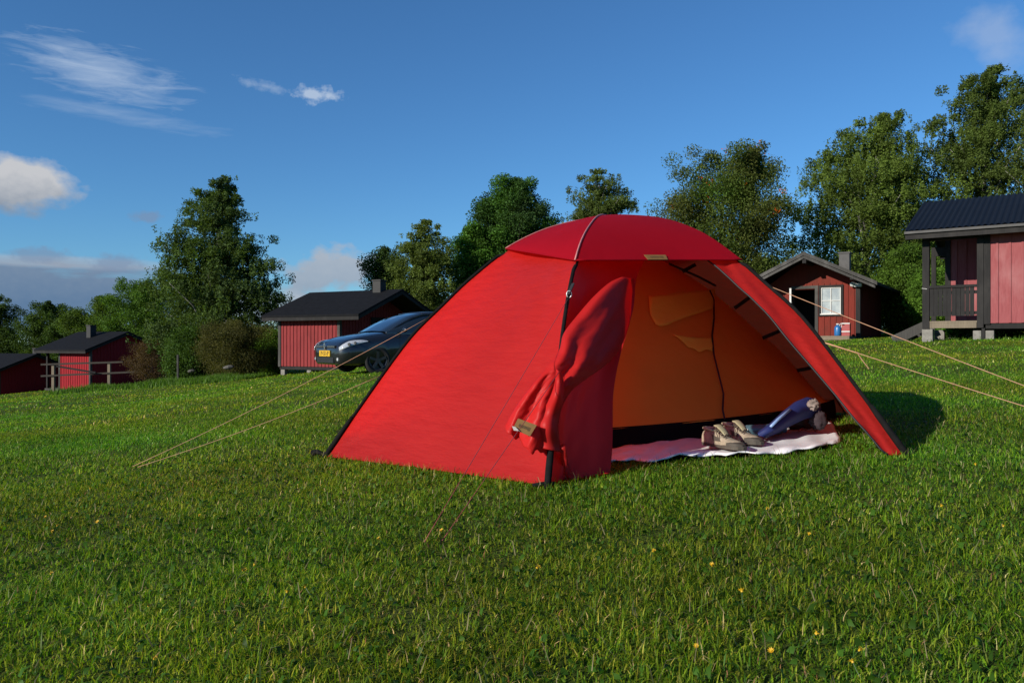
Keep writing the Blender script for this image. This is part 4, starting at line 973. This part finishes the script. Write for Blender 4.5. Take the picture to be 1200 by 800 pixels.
# the bundled door flap thrown over the pole and hanging down over the left panel
LE = [(729, 325), (714, 332), (695, 349), (676, 371), (661, 391), (656, 410), (645, 426), (628, 446), (612, 466), (600, 484), (592, 500)]
RE = [(743, 326), (742, 350), (738, 376), (729, 402), (715, 422), (699, 435), (683, 446), (667, 460), (657, 480), (651, 505), (640, 533)]
DD = [3.80, 3.70, 3.58, 3.47, 3.36, 3.30, 3.26, 3.24, 3.23, 3.22, 3.21]
def crom(T, s):
    n_ = len(T) - 1; s = min(n_ - 1e-4, s * n_); j = int(s); f = s - j; p0, p1, p2, p3 = T[max(j - 1, 0)], T[j], T[j + 1], T[min(j + 2, n_)]
    return .5 * (2 * p1 + (p2 - p0) * f + (2 * p0 - 5 * p1 + 4 * p2 - p3) * f * f + (3 * p1 - p0 - 3 * p2 + p3) * f ** 3)
def flapf(a, s):
    xl, yl, xr, yr = crom([q_[0] for q_ in LE], s), crom([q_[1] for q_ in LE], s), crom([q_[0] for q_ in RE], s), crom([q_[1] for q_ in RE], s)
    D = crom(DD, s); x = xl + (xr - xl) * a; y = yl + (yr - yl) * a
    if s > .9: y += (s - .9) / .1 * (7 * math.sin(a * math.pi) + 3 * math.sin(a * 13) + 2 * math.sin(a * 31))
    cr = .5 * noise.noise(Vector((a * 4.0 - s * 5, s * 16, 2.0))) + .5 * noise.noise(Vector((a * 9, s * 30 + a * 8, 7.0)))
    cr *= .15 + .85 * s
    D2 = D + .10 * a * (1 - s) + .20 * a ** 3 * max(0, 1 - s * 1.5) - .040 * math.sin(a * math.pi) ** .8 + .016 * cr + .018 * s * math.cos(a * 2 * math.pi * 1.4 + 1.5 + 2 * s)
    D2 += .009 * math.sin(a * 15 + 3.5 * math.sin(s * 5)) * min(1, s * 3) + .006 * math.sin(a * 7 - s * 13) 
    if a < .1: D2 += (.1 - a) * .15
    return P(x, y, D2)
M['flap'] = fabric('red_flap_fabric', (.84, .036, .034), (.92, .060, .018), .42, .45, .16, .08, (1.6, 1.6, 2.5), 3.0, .12)
flap = sheet('door_flap', flapf, 44, 90, M['flap']); solidify(flap, .003)
# inner lining fold hanging beside it, lit from the left
def fold2(a, s):
    x = 652 - 24 * s + a * (6 + 22 * s) + 3 * math.sin(s * 7); y = 432 + 92 * s + a * 6
    return P(x, y, 3.19 - .03 * math.sin(a * math.pi) + .02 * a + .01 * math.sin(s * 15))
f2o = sheet('door_flap', fold2, 14, 50, M['flap']); solidify(f2o, .003)
# rolled tail of fabric on the ground at the foot
mb = MB(); q0 = gp(660, 563)
mb.tube([pole('F', .965) + Vector((.05, .0, .03)), q0 + Vector((0, 0, .07)), q0 + Vector((.02, -.02, .025)), gp(672, 566) + Vector((0, 0, .015))], [.012, .02, .018, .006], 9); mb.build('door_hem', M['fly'], tent, smooth=True, wc=True)
# leather tags, with the small dark stamp lines seen on them
def patch(name, c4, mat, parent, nrm=None, stamp=True):
    mb = MB(); A, B, C_, D_ = [Vector(c) for c in c4]
    mb.grid([[A.lerp(B, i / 6) for i in range(7)], [D_.lerp(C_, i / 6) for i in range(7)]]); o = mb.build(name, mat, parent, wc=True); solidify(o, .003, 0)
    if stamp:
        nn_ = (B - A).cross(D_ - A).normalized()
        if nn_.dot(A) > 0: nn_ = -nn_
        mb = MB()
        rs = random.Random(3); u = .2
        while u < .8:
            w_ = rs.uniform(.03, .05); h0 = .38; h1 = .62 if rs.random() < .6 else .68
            def pt(a, b): return A.lerp(B, a).lerp(D_.lerp(C_, a), b) + nn_ * .0022
            mb.add([pt(u, h0), pt(u + w_, h0), pt(u + w_, h1), pt(u, h1)], [(0, 1, 2, 3)]); u += w_ + .025
        mb.build('stamp', M['tan_dark'], o, wc=True)
    return o
cf = capf('F', 'R')
def cap_at(xs, ys, f=cf):
    best = None
    for i in range(61):
        for j in range(61):
            p = f(i / 60, j / 60); e = (600 + F * p.x / p.y - xs) ** 2 + (400 - F * p.z / p.y - ys) ** 2
            if best is None or e < best[0]: best = (e, p, i / 60, j / 60)
    return best[1]
def fwd(p, d): return p * (1 - d / p.length)
patch('leather_tag', [fwd(cap_at(x, y), .012) for x, y in ((756, 298), (780, 298.5), (783, 305), (759, 305))], M['tan'], cap)
tp_ = [P(607, 490, 3.135), P(629, 498, 3.13), P(621, 511, 3.125), P(601, 502, 3.13)]
patch('leather_tag', tp_, M['tan'], flap)
patch('care_label', [P(600, 499, 3.12), P(604, 500, 3.12), P(609, 505, 3.12), P(602, 504, 3.12)], M['cloth_white'], flap, stamp=False)

# inner tent
dLR = Vector((FOOT['R2'][0] - FOOT['L'][0], FOOT['R2'][1] - FOOT['L'][1], 0)); nF = Vector((dLR.y, -dLR.x, 0)).normalized()
def upper(s):
    t = abs(1 - 2 * s); p = pole('L' if s < .5 else 'R2', t * .97, -.075 - (.17 * math.sin(math.pi * t) ** .7 if s > .5 else 0)); 
    return p
def basep(s, bulge=.60):
    A = Vector((*FOOT['L'], 0)).lerp(Vector((*FOOT['R2'], 0)), .03 + .94 * s); p = A + nF * bulge * math.sin(math.pi * s) ** .75
    p.z = G(p.x, p.y); return p
def innerf(s, v, bulge=.60):
    U = upper(s); B = basep(s, bulge) + Vector((0, 0, .105)); U.z = max(U.z, B.z + .002)
    p = U.lerp(B, v); sg = 1 if bulge > 0 else -1
    return p + nF * sg * (.05 * math.sin(math.pi * v) * math.sin(math.pi * s) + .006 * noise.noise(Vector((s * 9, v * 6, 1)))) 
inn = sheet('inner_tent', lambda s, v: innerf(s, v), 90, 50, M['inner'])
inb = sheet('inner_tent', lambda s, v: innerf(s, v, -1.15), 60, 40, M['inner'])
def tubf(s, v): 
    p = basep(s); return p + Vector((0, 0, .105 * (1 - v) + .008)) + nF * (.02 * v + .012 * math.sin(s * 40) * math.sin(v * 3.1))
sheet('groundsheet', tubf, 80, 8, M['tub'])
mb = MB(); rows = []
for v in np.linspace(0, 1, 8):
    rows.append([basep(s).lerp(basep(s, -1.15), v) + Vector((0, 0, .012)) for s in np.linspace(0, 1, 30)])
mb.grid(rows); mb.build('groundsheet', M['tub'], tent, wc=True)
def on_inner(xs, ys):
    best = None
    for i in range(101):
        for j in range(51):
            p = innerf(i / 100, j / 50); e = (600 + F * p.x / p.y - xs) ** 2 + (400 - F * p.z / p.y - ys) ** 2
            if best is None or e < best[0]: best = (e, p)
    return best[1]
mb = MB(); zp = [on_inner(x, y) for x, y in ((839, 336), (837, 352), (835, 372), (835, 392), (838, 415), (842, 440), (846, 462), (847.5, 480), (848, 496))]
mb.tube([fwd(p_, .03) for p_ in zp], .0055, 6); mb.build('zip', M['black'], inn, smooth=True, wc=True)
m_pale = fabric('pale_yellow_fabric', (1.35, .85, .12), (.95, .6, .1), .3, .8, .1, .3, (1.5, 1.5, 2), 5.0, .3)  # paler yellow pieces laid just in front of the inner wall
def pale_patch(top, bot, n_=14):
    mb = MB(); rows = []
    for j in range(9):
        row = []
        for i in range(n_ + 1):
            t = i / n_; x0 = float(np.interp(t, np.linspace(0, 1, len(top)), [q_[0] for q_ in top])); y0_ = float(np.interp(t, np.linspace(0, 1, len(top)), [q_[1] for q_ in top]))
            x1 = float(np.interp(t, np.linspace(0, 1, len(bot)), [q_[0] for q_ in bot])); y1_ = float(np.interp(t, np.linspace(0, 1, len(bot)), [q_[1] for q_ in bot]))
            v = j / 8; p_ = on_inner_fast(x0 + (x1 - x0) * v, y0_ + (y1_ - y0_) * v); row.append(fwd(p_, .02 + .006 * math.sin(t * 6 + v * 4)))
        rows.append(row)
    mb.grid(rows); o = mb.build('pale_yellow_patch', m_pale, inn, smooth=True, wc=True); solidify(o, .002); return o
_ig = np.array([[innerf(i / 160, j / 80)[:] for j in range(81)] for i in range(161)]).reshape(-1, 3)
_is = np.stack([600 + F * _ig[:, 0] / _ig[:, 1], 400 - F * _ig[:, 2] / _ig[:, 1]], 1)
def on_inner_fast(xs, ys):
    d_ = ((_is - [xs, ys]) ** 2).sum(1); k_ = np.argsort(d_)[:4]; w_ = 1 / (d_[k_] + .05); D_ = float((_ig[k_, 1] * w_).sum() / w_.sum()); return P(xs, ys, D_)
pale_patch([(760, 347), (780, 344), (800, 342), (820, 340), (838, 338.5)], [(762, 368), (768, 380), (776, 383), (800, 373), (822, 366), (837, 361)])
pale_patch([(789, 392), (810, 395), (836, 396)], [(800, 399), (806, 407), (813, 408), (820, 413), (828, 409), (836, 412)])
mb = MB(); mb.tube([fwd(on_inner_fast(x, y), .03) for x, y in ((784, 309), (800, 316), (820, 325), (839, 335))], .007, 6); mb.build('strap', M['black'], inn, smooth=True, wc=True)
# black toggles holding the inner tent to the pole
for (x0, y0, x1, y1) in ((800, 318, 815, 310), (861, 361, 879, 348), (894, 396, 920, 385), (934, 434, 955, 430)):
    a_ = fwd(on_inner_fast(x0, y0), .02); b_ = P(x1, y1, a_.y + .03); mb = MB(); mb.bar(a_, b_, .022, .008, up=(0, -1, 0)); mb.build('toggle', M['black'], inn, wc=True)

# guy lines, rings, runners and pegs
def sagline(a, b, sag=.0, n_=14): return [a.lerp(b, i / n_) + Vector((0, 0, -sag * 4 * (i / n_) * (1 - i / n_))) for i in range(n_ + 1)]
def guy(a, b, r_=.0017, sag=.01, mat=None):
    mb = MB(); mb.tube(sagline(a, b, sag), r_, 6); return mb.build('guy_line', mat or M['cord'], tent, smooth=True, wc=True)
def pole_t(k, xs):
    best = min(np.linspace(0, 1, 201), key=lambda t: abs(600 + F * pole(k, t).x / pole(k, t).y - xs)); return pole(k, best)
pegL = gp(155, 549); pegR = P(1542, 587, 2.35); pegR.z = G(pegR.x, pegR.y) + .02; pegF = gp(517, 640)
aL1, aL2 = pole_t('L', 505), pole_t('L', 449); aR1, aR2 = pole_t('R', 900), pole_t('R', 961)
guy(aL1 + outn('L') * .02, pegL + Vector((0, 0, .01)), sag=.02); guy(aL2 + outn('L') * .02, pegL + Vector((.03, 0, .008)), sag=.02)
guy(aR1 + outn('R') * .02, pegR, sag=.01); g2 = guy(aR2 + outn('R') * .02, pegR + Vector((0, .01, 0)), sag=.008)
mb = MB(); q0 = (aR2 + outn('R') * .02); q1 = q0.lerp(pegR, .10); mb.tube([q1, q1 + Vector((.02, 0, -.03)), q1 + Vector((.05, -.01, -.075))], .0024, 5); mb.build('cord_end', M['cord'], g2, wc=True)
mb = MB(); mb.tube([q0.lerp(pegR, .0) + Vector((0, 0, -.004)), q1 + Vector((0, 0, -.003))], .0026, 5); mb.build('cord_end', M['cord'], g2, wc=True)
ringp = pole_t('F', 668); ringp = fwd(pole('F', .735), .03)
rs_ = Vector((600 + F * ringp.x / ringp.y, 400 - F * ringp.z / ringp.y, 0))
mb = MB(); mb.tube([ringp + Vector((.011 * math.cos(a), 0, .015 * math.sin(a))) for a in np.linspace(0, 2 * math.pi, 13)], .0028, 6); mb.build('ring', M['ring'], tent, smooth=True, wc=True)
mb = MB(); mb.bar(ringp + Vector((.02, .02, .05)), ringp + Vector((-.004, -.004, -.002)), .016, .004); mb.build('strap', M['black'], tent, wc=True)
guy(ringp + Vector((-.005, -.005, -.02)), pegF + Vector((-.05, 0, .01)), .0013, .0, M['redcord'])
guy(P(655, 436, 3.16), pegF + Vector((0, 0, .01)), .0013, .0, M['redcord'])
for p_, lb in ((pegL, 'thin metal peg at the end of the two left guy lines'), (pegF, 'thin metal peg holding the front guy lines in the grass')):
    mb = MB(); mb.tube([(0, 0, -.1), (0, 0, .018), (.010, 0, .022)], .002, 6); o = mb.build('tent_peg', M['sleeve']); o.location = p_; tag(o, lb, 'tent peg', 'tent pegs')
o = empty('peg_loop', gp(366, 535)); mb = MB(); bp = gp(366, 535)
bpy.data.objects.remove(o)
mb.tube([bp + Vector((.0, 0, .02)), bp + Vector((.03, -.01, .03)), Vector((FOOT['L'][0], FOOT['L'][1], G(*FOOT['L']) + .02))], [.018, .014, .008], 8); mb.build('peg_loop', M['sleeve'], tent, smooth=True, wc=True)
fp = Vector((*FOOT['F'], G(*FOOT['F']))); mb = MB(); mb.tube([fp + Vector((-.06, -.01, .015)), fp + Vector((-.02, 0, .02)), fp + Vector((.03, .0, .02))], .008, 6); mb.build('peg_loop', M['sleeve'], tent, smooth=True, wc=True)

# ------------------------------------------------------------------ things in the porch of the tent
m, nt, n, l, p = new_mat('white_foam_mat'); o, f, _ = mix_noise(nt, (.74, .75, .76), (.60, .60, .62), 5, 3)
l.new(o, p.inputs['Base Color']); p.inputs['Roughness'].default_value = .55; l.new(bump(nt, f, .6, .01), p.inputs['Normal']); M['mat'] = m
FE = [(690, 552), (722, 544), (745, 543), (768, 546), (792, 540), (820, 537), (850, 537.5), (880, 537), (910, 534.5), (940, 532), (965, 528), (985, 521)]
BE = [(700, 534), (725, 528), (748, 524), (770, 521), (795, 518), (820, 516), (850, 514), (880, 511), (905, 507), (930, 504), (952, 500), (974, 497)]
mb = MB(); rows = []
NR = 10
for j in range(NR + 1):
    row = []
    for i in range(67):
        t = i / 66 * 11; k = min(10, int(t)); f = t - k
        fx = FE[k][0] * (1 - f) + FE[k + 1][0] * f; fy = FE[k][1] * (1 - f) + FE[k + 1][1] * f; bx = BE[k][0] * (1 - f) + BE[k + 1][0] * f; by = BE[k][1] * (1 - f) + BE[k + 1][1] * f
        v = j / NR; key = (fx + (bx - fx) * v, fy + (by - fy) * v + (.8 * math.sin(i * .9) if j == 0 else 0))
        p_ = gp(*key); h = .022 + .012 * noise.noise(Vector((i * .22, j * .5, 0))) + (.008 * math.sin(i * .35) if j == 0 else 0)
        if i < 8: h -= .012 * (1 - i / 8)
        row.append(p_ + Vector((0, 0, max(.006, h))))
    rows.append(row)
mb.grid(rows); mo = mb.build('ground_mat', M['mat'], smooth=True); solidify(mo, .006, -1)
tag(mo, 'crumpled white mat laid on the grass in the tent doorway', 'mat')
def boot(label, toe_s, heel_s, sc_=.84, toe_up=0, lean=0):
    """low hiking boot: x towards the toe, built from rings along its length"""
    a = gp(*heel_s); b = gp(*toe_s); d = (b - a); d.z = 0; ang = math.atan2(d.y, d.x)
    root = empty('hiking_boot', (a.x, a.y, max(a.z, b.z) + .032), ang); tag(root, label, 'boot', 'pair of hiking boots')
    root.scale = (sc_, sc_, sc_ * .84)
    mb = MB(); rows = []          # upper: cross-sections from heel to toe
    stn = [(0.0, .026, .10), (.03, .034, .118), (.07, .036, .122), (.105, .037, .112), (.135, .040, .092), (.17, .045, .075), (.205, .048, .064), (.24, .045, .056), (.27, .034, .044), (.285, .018, .03)]
    for x, w, h in stn:
        rr_ = []
        for k in range(15):
            an = math.pi * k / 14; yy = -w * math.cos(an) * (1 - .22 * math.sin(an) * (1 if x < .13 else .2)); zz = .022 + (h - .022) * (math.sin(an) ** (.55 if x > .13 else .42))
            rr_.append((x, yy, zz))
        rows.append(rr_)
    mb.grid(rows); mb.add(rows[0], [tuple(range(15))]); mb.add(rows[-1], [tuple(range(15))[::-1]])
    up = mb.build('upper', M['boot'], root, smooth=True)
    mb = MB(); ol = [(-.008, .0), (0, .026), (.04, .038), (.1, .036), (.15, .042), (.2, .052), (.245, .05), (.28, .036), (.298, .012)]
    poly = [(x, w) for x, w in ol] + [(x, -w) for x, w in ol[::-1]]
    mb.prism(poly, 'z', 0, .026); so = mb.build('sole', M['boot_sole'], root); bevel(so, .005)
    mb = MB(); rows = []
    for x, w, h in ((.205, .0495, .050), (.225, .0495, .052), (.245, .0455, .052), (.262, .039, .048), (.278, .027, .042), (.289, .012, .034)):
        rows.append([(x, -w * 1.03 * math.cos(math.pi * k / 14), .022 + (h - .022) * math.sin(math.pi * k / 14) ** .35) for k in range(15)])
    mb.grid(rows); mb.add(rows[-1], [tuple(range(15))[::-1]]); mb.build('toe_cap', M['boot_sole'], root, smooth=True)
    mb = MB(); rows = []          # padded collar and tongue
    for k in range(25):
        an = 2 * math.pi * k / 24; rows.append([(.052 + .052 * math.cos(an) + .009 * math.cos(q_) * math.cos(an), .031 * math.sin(an) + .009 * math.cos(q_) * math.sin(an), .118 - .10 * max(0, math.cos(an)) * .12 + .009 * math.sin(q_)) for q_ in np.linspace(0, 2 * math.pi, 9)])
    mb.grid(rows); mb.build('collar', M['boot_pale'], root, smooth=True)
    mb = MB(); rows = []
    for s in np.linspace(0, 1, 9):
        x = .17 - .075 * s; z = .082 + .064 * s + .01 * math.sin(s * 3); w = .020 + .010 * s
        rows.append([(x + .006 * math.cos(u_ * 1.3), w * u_, z + .004 * math.cos(u_ * 1.5)) for u_ in np.linspace(-1, 1, 7)])
    mb.grid(rows); to = mb.build('tongue', M['boot_tongue'], root, smooth=True); solidify(to, .008)
    mb = MB()
    for k in range(5):
        x = .185 - .02 * k; z = .079 + .012 * k
        mb.tube([(x, -.030, z - .014), (x - .004, -.012, z + .008), (x - .012, .012, z + .012), (x - .016, .030, z - .008)], .0026, 5)
        mb.tube([(x, .030, z - .014), (x - .004, .012, z + .010), (x - .012, -.012, z + .014), (x - .016, -.030, z - .008)], .0026, 5)
    mb.tube([(.10, 0, .142), (.115, -.03, .135), (.13, -.045, .10), (.15, -.05, .07)], .0024, 5); mb.tube([(.10, 0, .142), (.12, .03, .13), (.14, .04, .10)], .0024, 5)
    mb.build('laces', M['lace'], root, smooth=True)
    for sd in (1, -1):
        mb = MB(); mb.grid([[(.10 + .02 * k, sd * (.0395 + .001 * k), .045), (.085 + .02 * k, sd * (.036 + .001 * k), .085 - .006 * k)] for k in range(4)]); o = mb.build('side_patch', M['boot_sole'], root); solidify(o, .002, 0)
    return root
M['boot'] = plain('beige_suede', (.50, .42, .30), .9, var=.5, scale=22, bmp=.004); M['boot_sole'] = plain('dark_boot_rubber', (.10, .085, .065), .8, var=.4, scale=30)
M['boot_pale'] = plain('pale_boot_lining', (.62, .55, .36), .9, var=.3, scale=30); M['boot_tongue'] = plain('yellow_green_tongue', (.46, .41, .24), .85, var=.2, scale=30); M['lace'] = plain('brown_lace', (.09, .06, .045), .8)
boot('beige hiking boot nearer the camera, standing on the white mat', (866, 535), (826, 530))
boot('beige hiking boot farther from the camera, behind the nearer one', (886, 529), (848, 524))
# blue curved sitting pad
bpad = fabric('blue_foam', (.022, .036, .17), (.03, .05, .2), .08, .6, .3, .1, (1, 1, 1), 6, .3)
cpts = [(889, 510, 3.90), (905, 499, 3.95), (920, 485, 4.0), (935, 473, 4.05), (948, 467.5, 4.1), (957, 469, 4.12)]
mb = MB(); rows = []
for (x, y, D) in cpts:
    p0 = P(x, y, D); rows.append([p0 + Vector((.10 * w_, .34 * w_, -.0 * w_ - .03 * w_ * w_)) for w_ in np.linspace(0, 1, 6)])
mb.grid(rows); o = mb.build('sitting_pad', bpad, smooth=True); solidify(o, .012, 0); tag(o, 'blue curved sitting pad propped up in the tent doorway', 'pad')
fr = []
for (x, y, D) in [(x, y, D) for x, y, D in cpts]: fr.append(P(x, y, D))
# front cheek of the pad (it is a folded, bowl-like pad)
mb = MB(); rows = []
for i, p0 in enumerate(fr):
    g_ = G(p0.x, p0.y) + .03; rows.append([p0 + Vector((.0, -.004, 0)), Vector((p0.x + .025, p0.y + .01, p0.z * .78 + g_ * .22)), Vector((p0.x + .045, p0.y + .05, p0.z * .5 + g_ * .5))])
mb.grid(rows); ck = mb.build('pad_cheek', bpad, o, smooth=True, wc=True); solidify(ck, .008, 0)
mb = MB(); mb.tube([P(903, 500, 3.93), P(912, 491, 3.96), P(926, 479.5, 4.0)], .0075, 6); mb.build('edge_highlight', plain('pale_blue_highlight', (.30, .48, .85), .3), o, smooth=True, wc=True)  # highlight on the pad's upper edge, put in as a pale blue strip
# bottle lying down
A = gp(873, 517) + Vector((0, 0, .055)); B = gp(918, 514.5) + Vector((0, 0, .055)); dv = (B - A).normalized()
root = empty('water_bottle', A); tag(root, 'pale blue bottle lying on the white mat beside the blue pad', 'bottle')
mb = MB(); mb.tube([A, A + dv * .01, A.lerp(B, .85), B - dv * .012], [.022, .030, .030, .026], 14); mb.build('body', plain('teal_bottle', (.10, .20, .24), .25), root, smooth=True, wc=True)
mb = MB(); mb.tube([B - dv * .011, B + dv * .012], .022, 12); mb.build('cap', plain('blue_cap', (.05, .16, .30), .4), root, wc=True)
# dark bag with crumpled pale stuff on it
def lump(name, mat, c, s, seed, amp=.25, parent=None, n1=14, n2=20):
    mb = MB(); rows = []
    for i in range(n1 + 1):
        ph = math.pi * i / n1; row = []
        for k in range(n2):
            t = 2 * math.pi * k / n2; d = Vector((math.sin(ph) * math.cos(t), math.sin(ph) * math.sin(t), math.cos(ph)))
            f = 1 + amp * noise.noise(d * 2.2 + Vector((seed, 0, 0))) + amp * .7 * noise.noise(d * 5.5 + Vector((0, seed, 0)))
            row.append(Vector(c) + Vector((d.x * s[0], d.y * s[1], d.z * s[2])) * f)
        rows.append(row)
    mb.grid(rows, close=True); return mb.build(name, mat, parent, smooth=True, wc=parent is not None)
bc = gp(948, 508); bc = P(940, 496, bc.y + .05)
o = lump('stuff_bag', plain('black_nylon', (.018, .017, .02), .5, var=.3, scale=20), bc, (.088, .06, .058), 3, .35); tag(o, 'black nylon bag on the mat behind the red cord', 'bag')
o = lump('crumpled_cloth', plain('pale_cloth', (.34, .28, .25), .85, var=.45, scale=30), P(954, 474, 4.0), (.026, .022, .026), 8, .55, n1=20, n2=30); tag(o, 'crumpled pale cloth on top of the black bag', 'cloth')
o = lump('rolled_jacket', plain('grey_purple_cloth', (.05, .03, .04), .85, var=.4, scale=18), P(959, 492, 4.15), (.045, .04, .05), 12, .3, n1=18, n2=26); tag(o, 'dull purple grey bundle of clothing beside the black bag', 'clothing')
mb = MB(); pts = [gp(x, y) + Vector((0, 0, .038)) for x, y in ((936, 513), (941, 510.5), (947, 512.5), (953, 511), (955, 513), (959, 509.5))]
mb.tube(pts, .0055, 6); o = mb.build('red_cord', plain('coral_cord', (.75, .12, .08), .6), smooth=True); tag(o, 'short coral red cord lying on the white mat', 'cord')

# ------------------------------------------------------------------ small yellow flowers in the lawn
ym = plain('yellow_petal', (.80, .48, .01), .6, var=.1); stem = plain('flower_stem', (.06, .12, .02), .6)
mb = MB(); mb.tube([(0, 0, 0), (.003, .002, .03), (0, 0, .058)], .0012, 5, mi=1)
for k in range(9):
    a = k * 2 * math.pi / 9; c_, s_ = math.cos(a), math.sin(a); c2, s2 = math.cos(a + .32), math.sin(a + .32); c3, s3 = math.cos(a - .32), math.sin(a - .32)
    mb.add([(0, 0, .058), (.006 * c3, .006 * s3, .063), (.0095 * c_, .0095 * s_, .066), (.006 * c2, .006 * s2, .063)], [(0, 1, 2, 3)], 0)
mb.tube([(0, 0, .056), (0, 0, .064)], .003, 6, mi=0)
flow = None
rf_ = random.Random(4)
FL = [(946, 634), (1091, 603), (762, 657), (937, 760), (911, 779), (990, 782), (1013, 796), (841, 675), (891, 602), (102, 579), (59, 611), (63, 624), (67, 631), (153, 628), (234, 611), (124, 615), (288, 672), (277, 675), (330, 709), (107, 667), (164, 718), (176, 788),
      (397, 524), (425, 518), (58, 684), (620, 678), (1170, 627), (1146, 553), (874, 711), (820, 766), (455, 640), (526, 630), (368, 697)]
for (x, y) in FL:
    if flow is None: flow = mb.build('yellow_flower', [ym, stem]); o = flow
    else: o = flow.copy(); COL.objects.link(o)
    p_ = gp(x, y + 6); s_ = rf_.uniform(.55, 1.0) * (1 if y > 560 else 1.2); o.location = p_; o.scale = (s_, s_, .75 * rf_.uniform(.8, 1.1)); o.rotation_euler = (rf_.uniform(.1, .8), rf_.uniform(-.3, .3), rf_.uniform(0, 6))
    tag(o, 'small yellow flower head standing in the mown grass', 'flower', 'small yellow flowers dotted over the lawn')
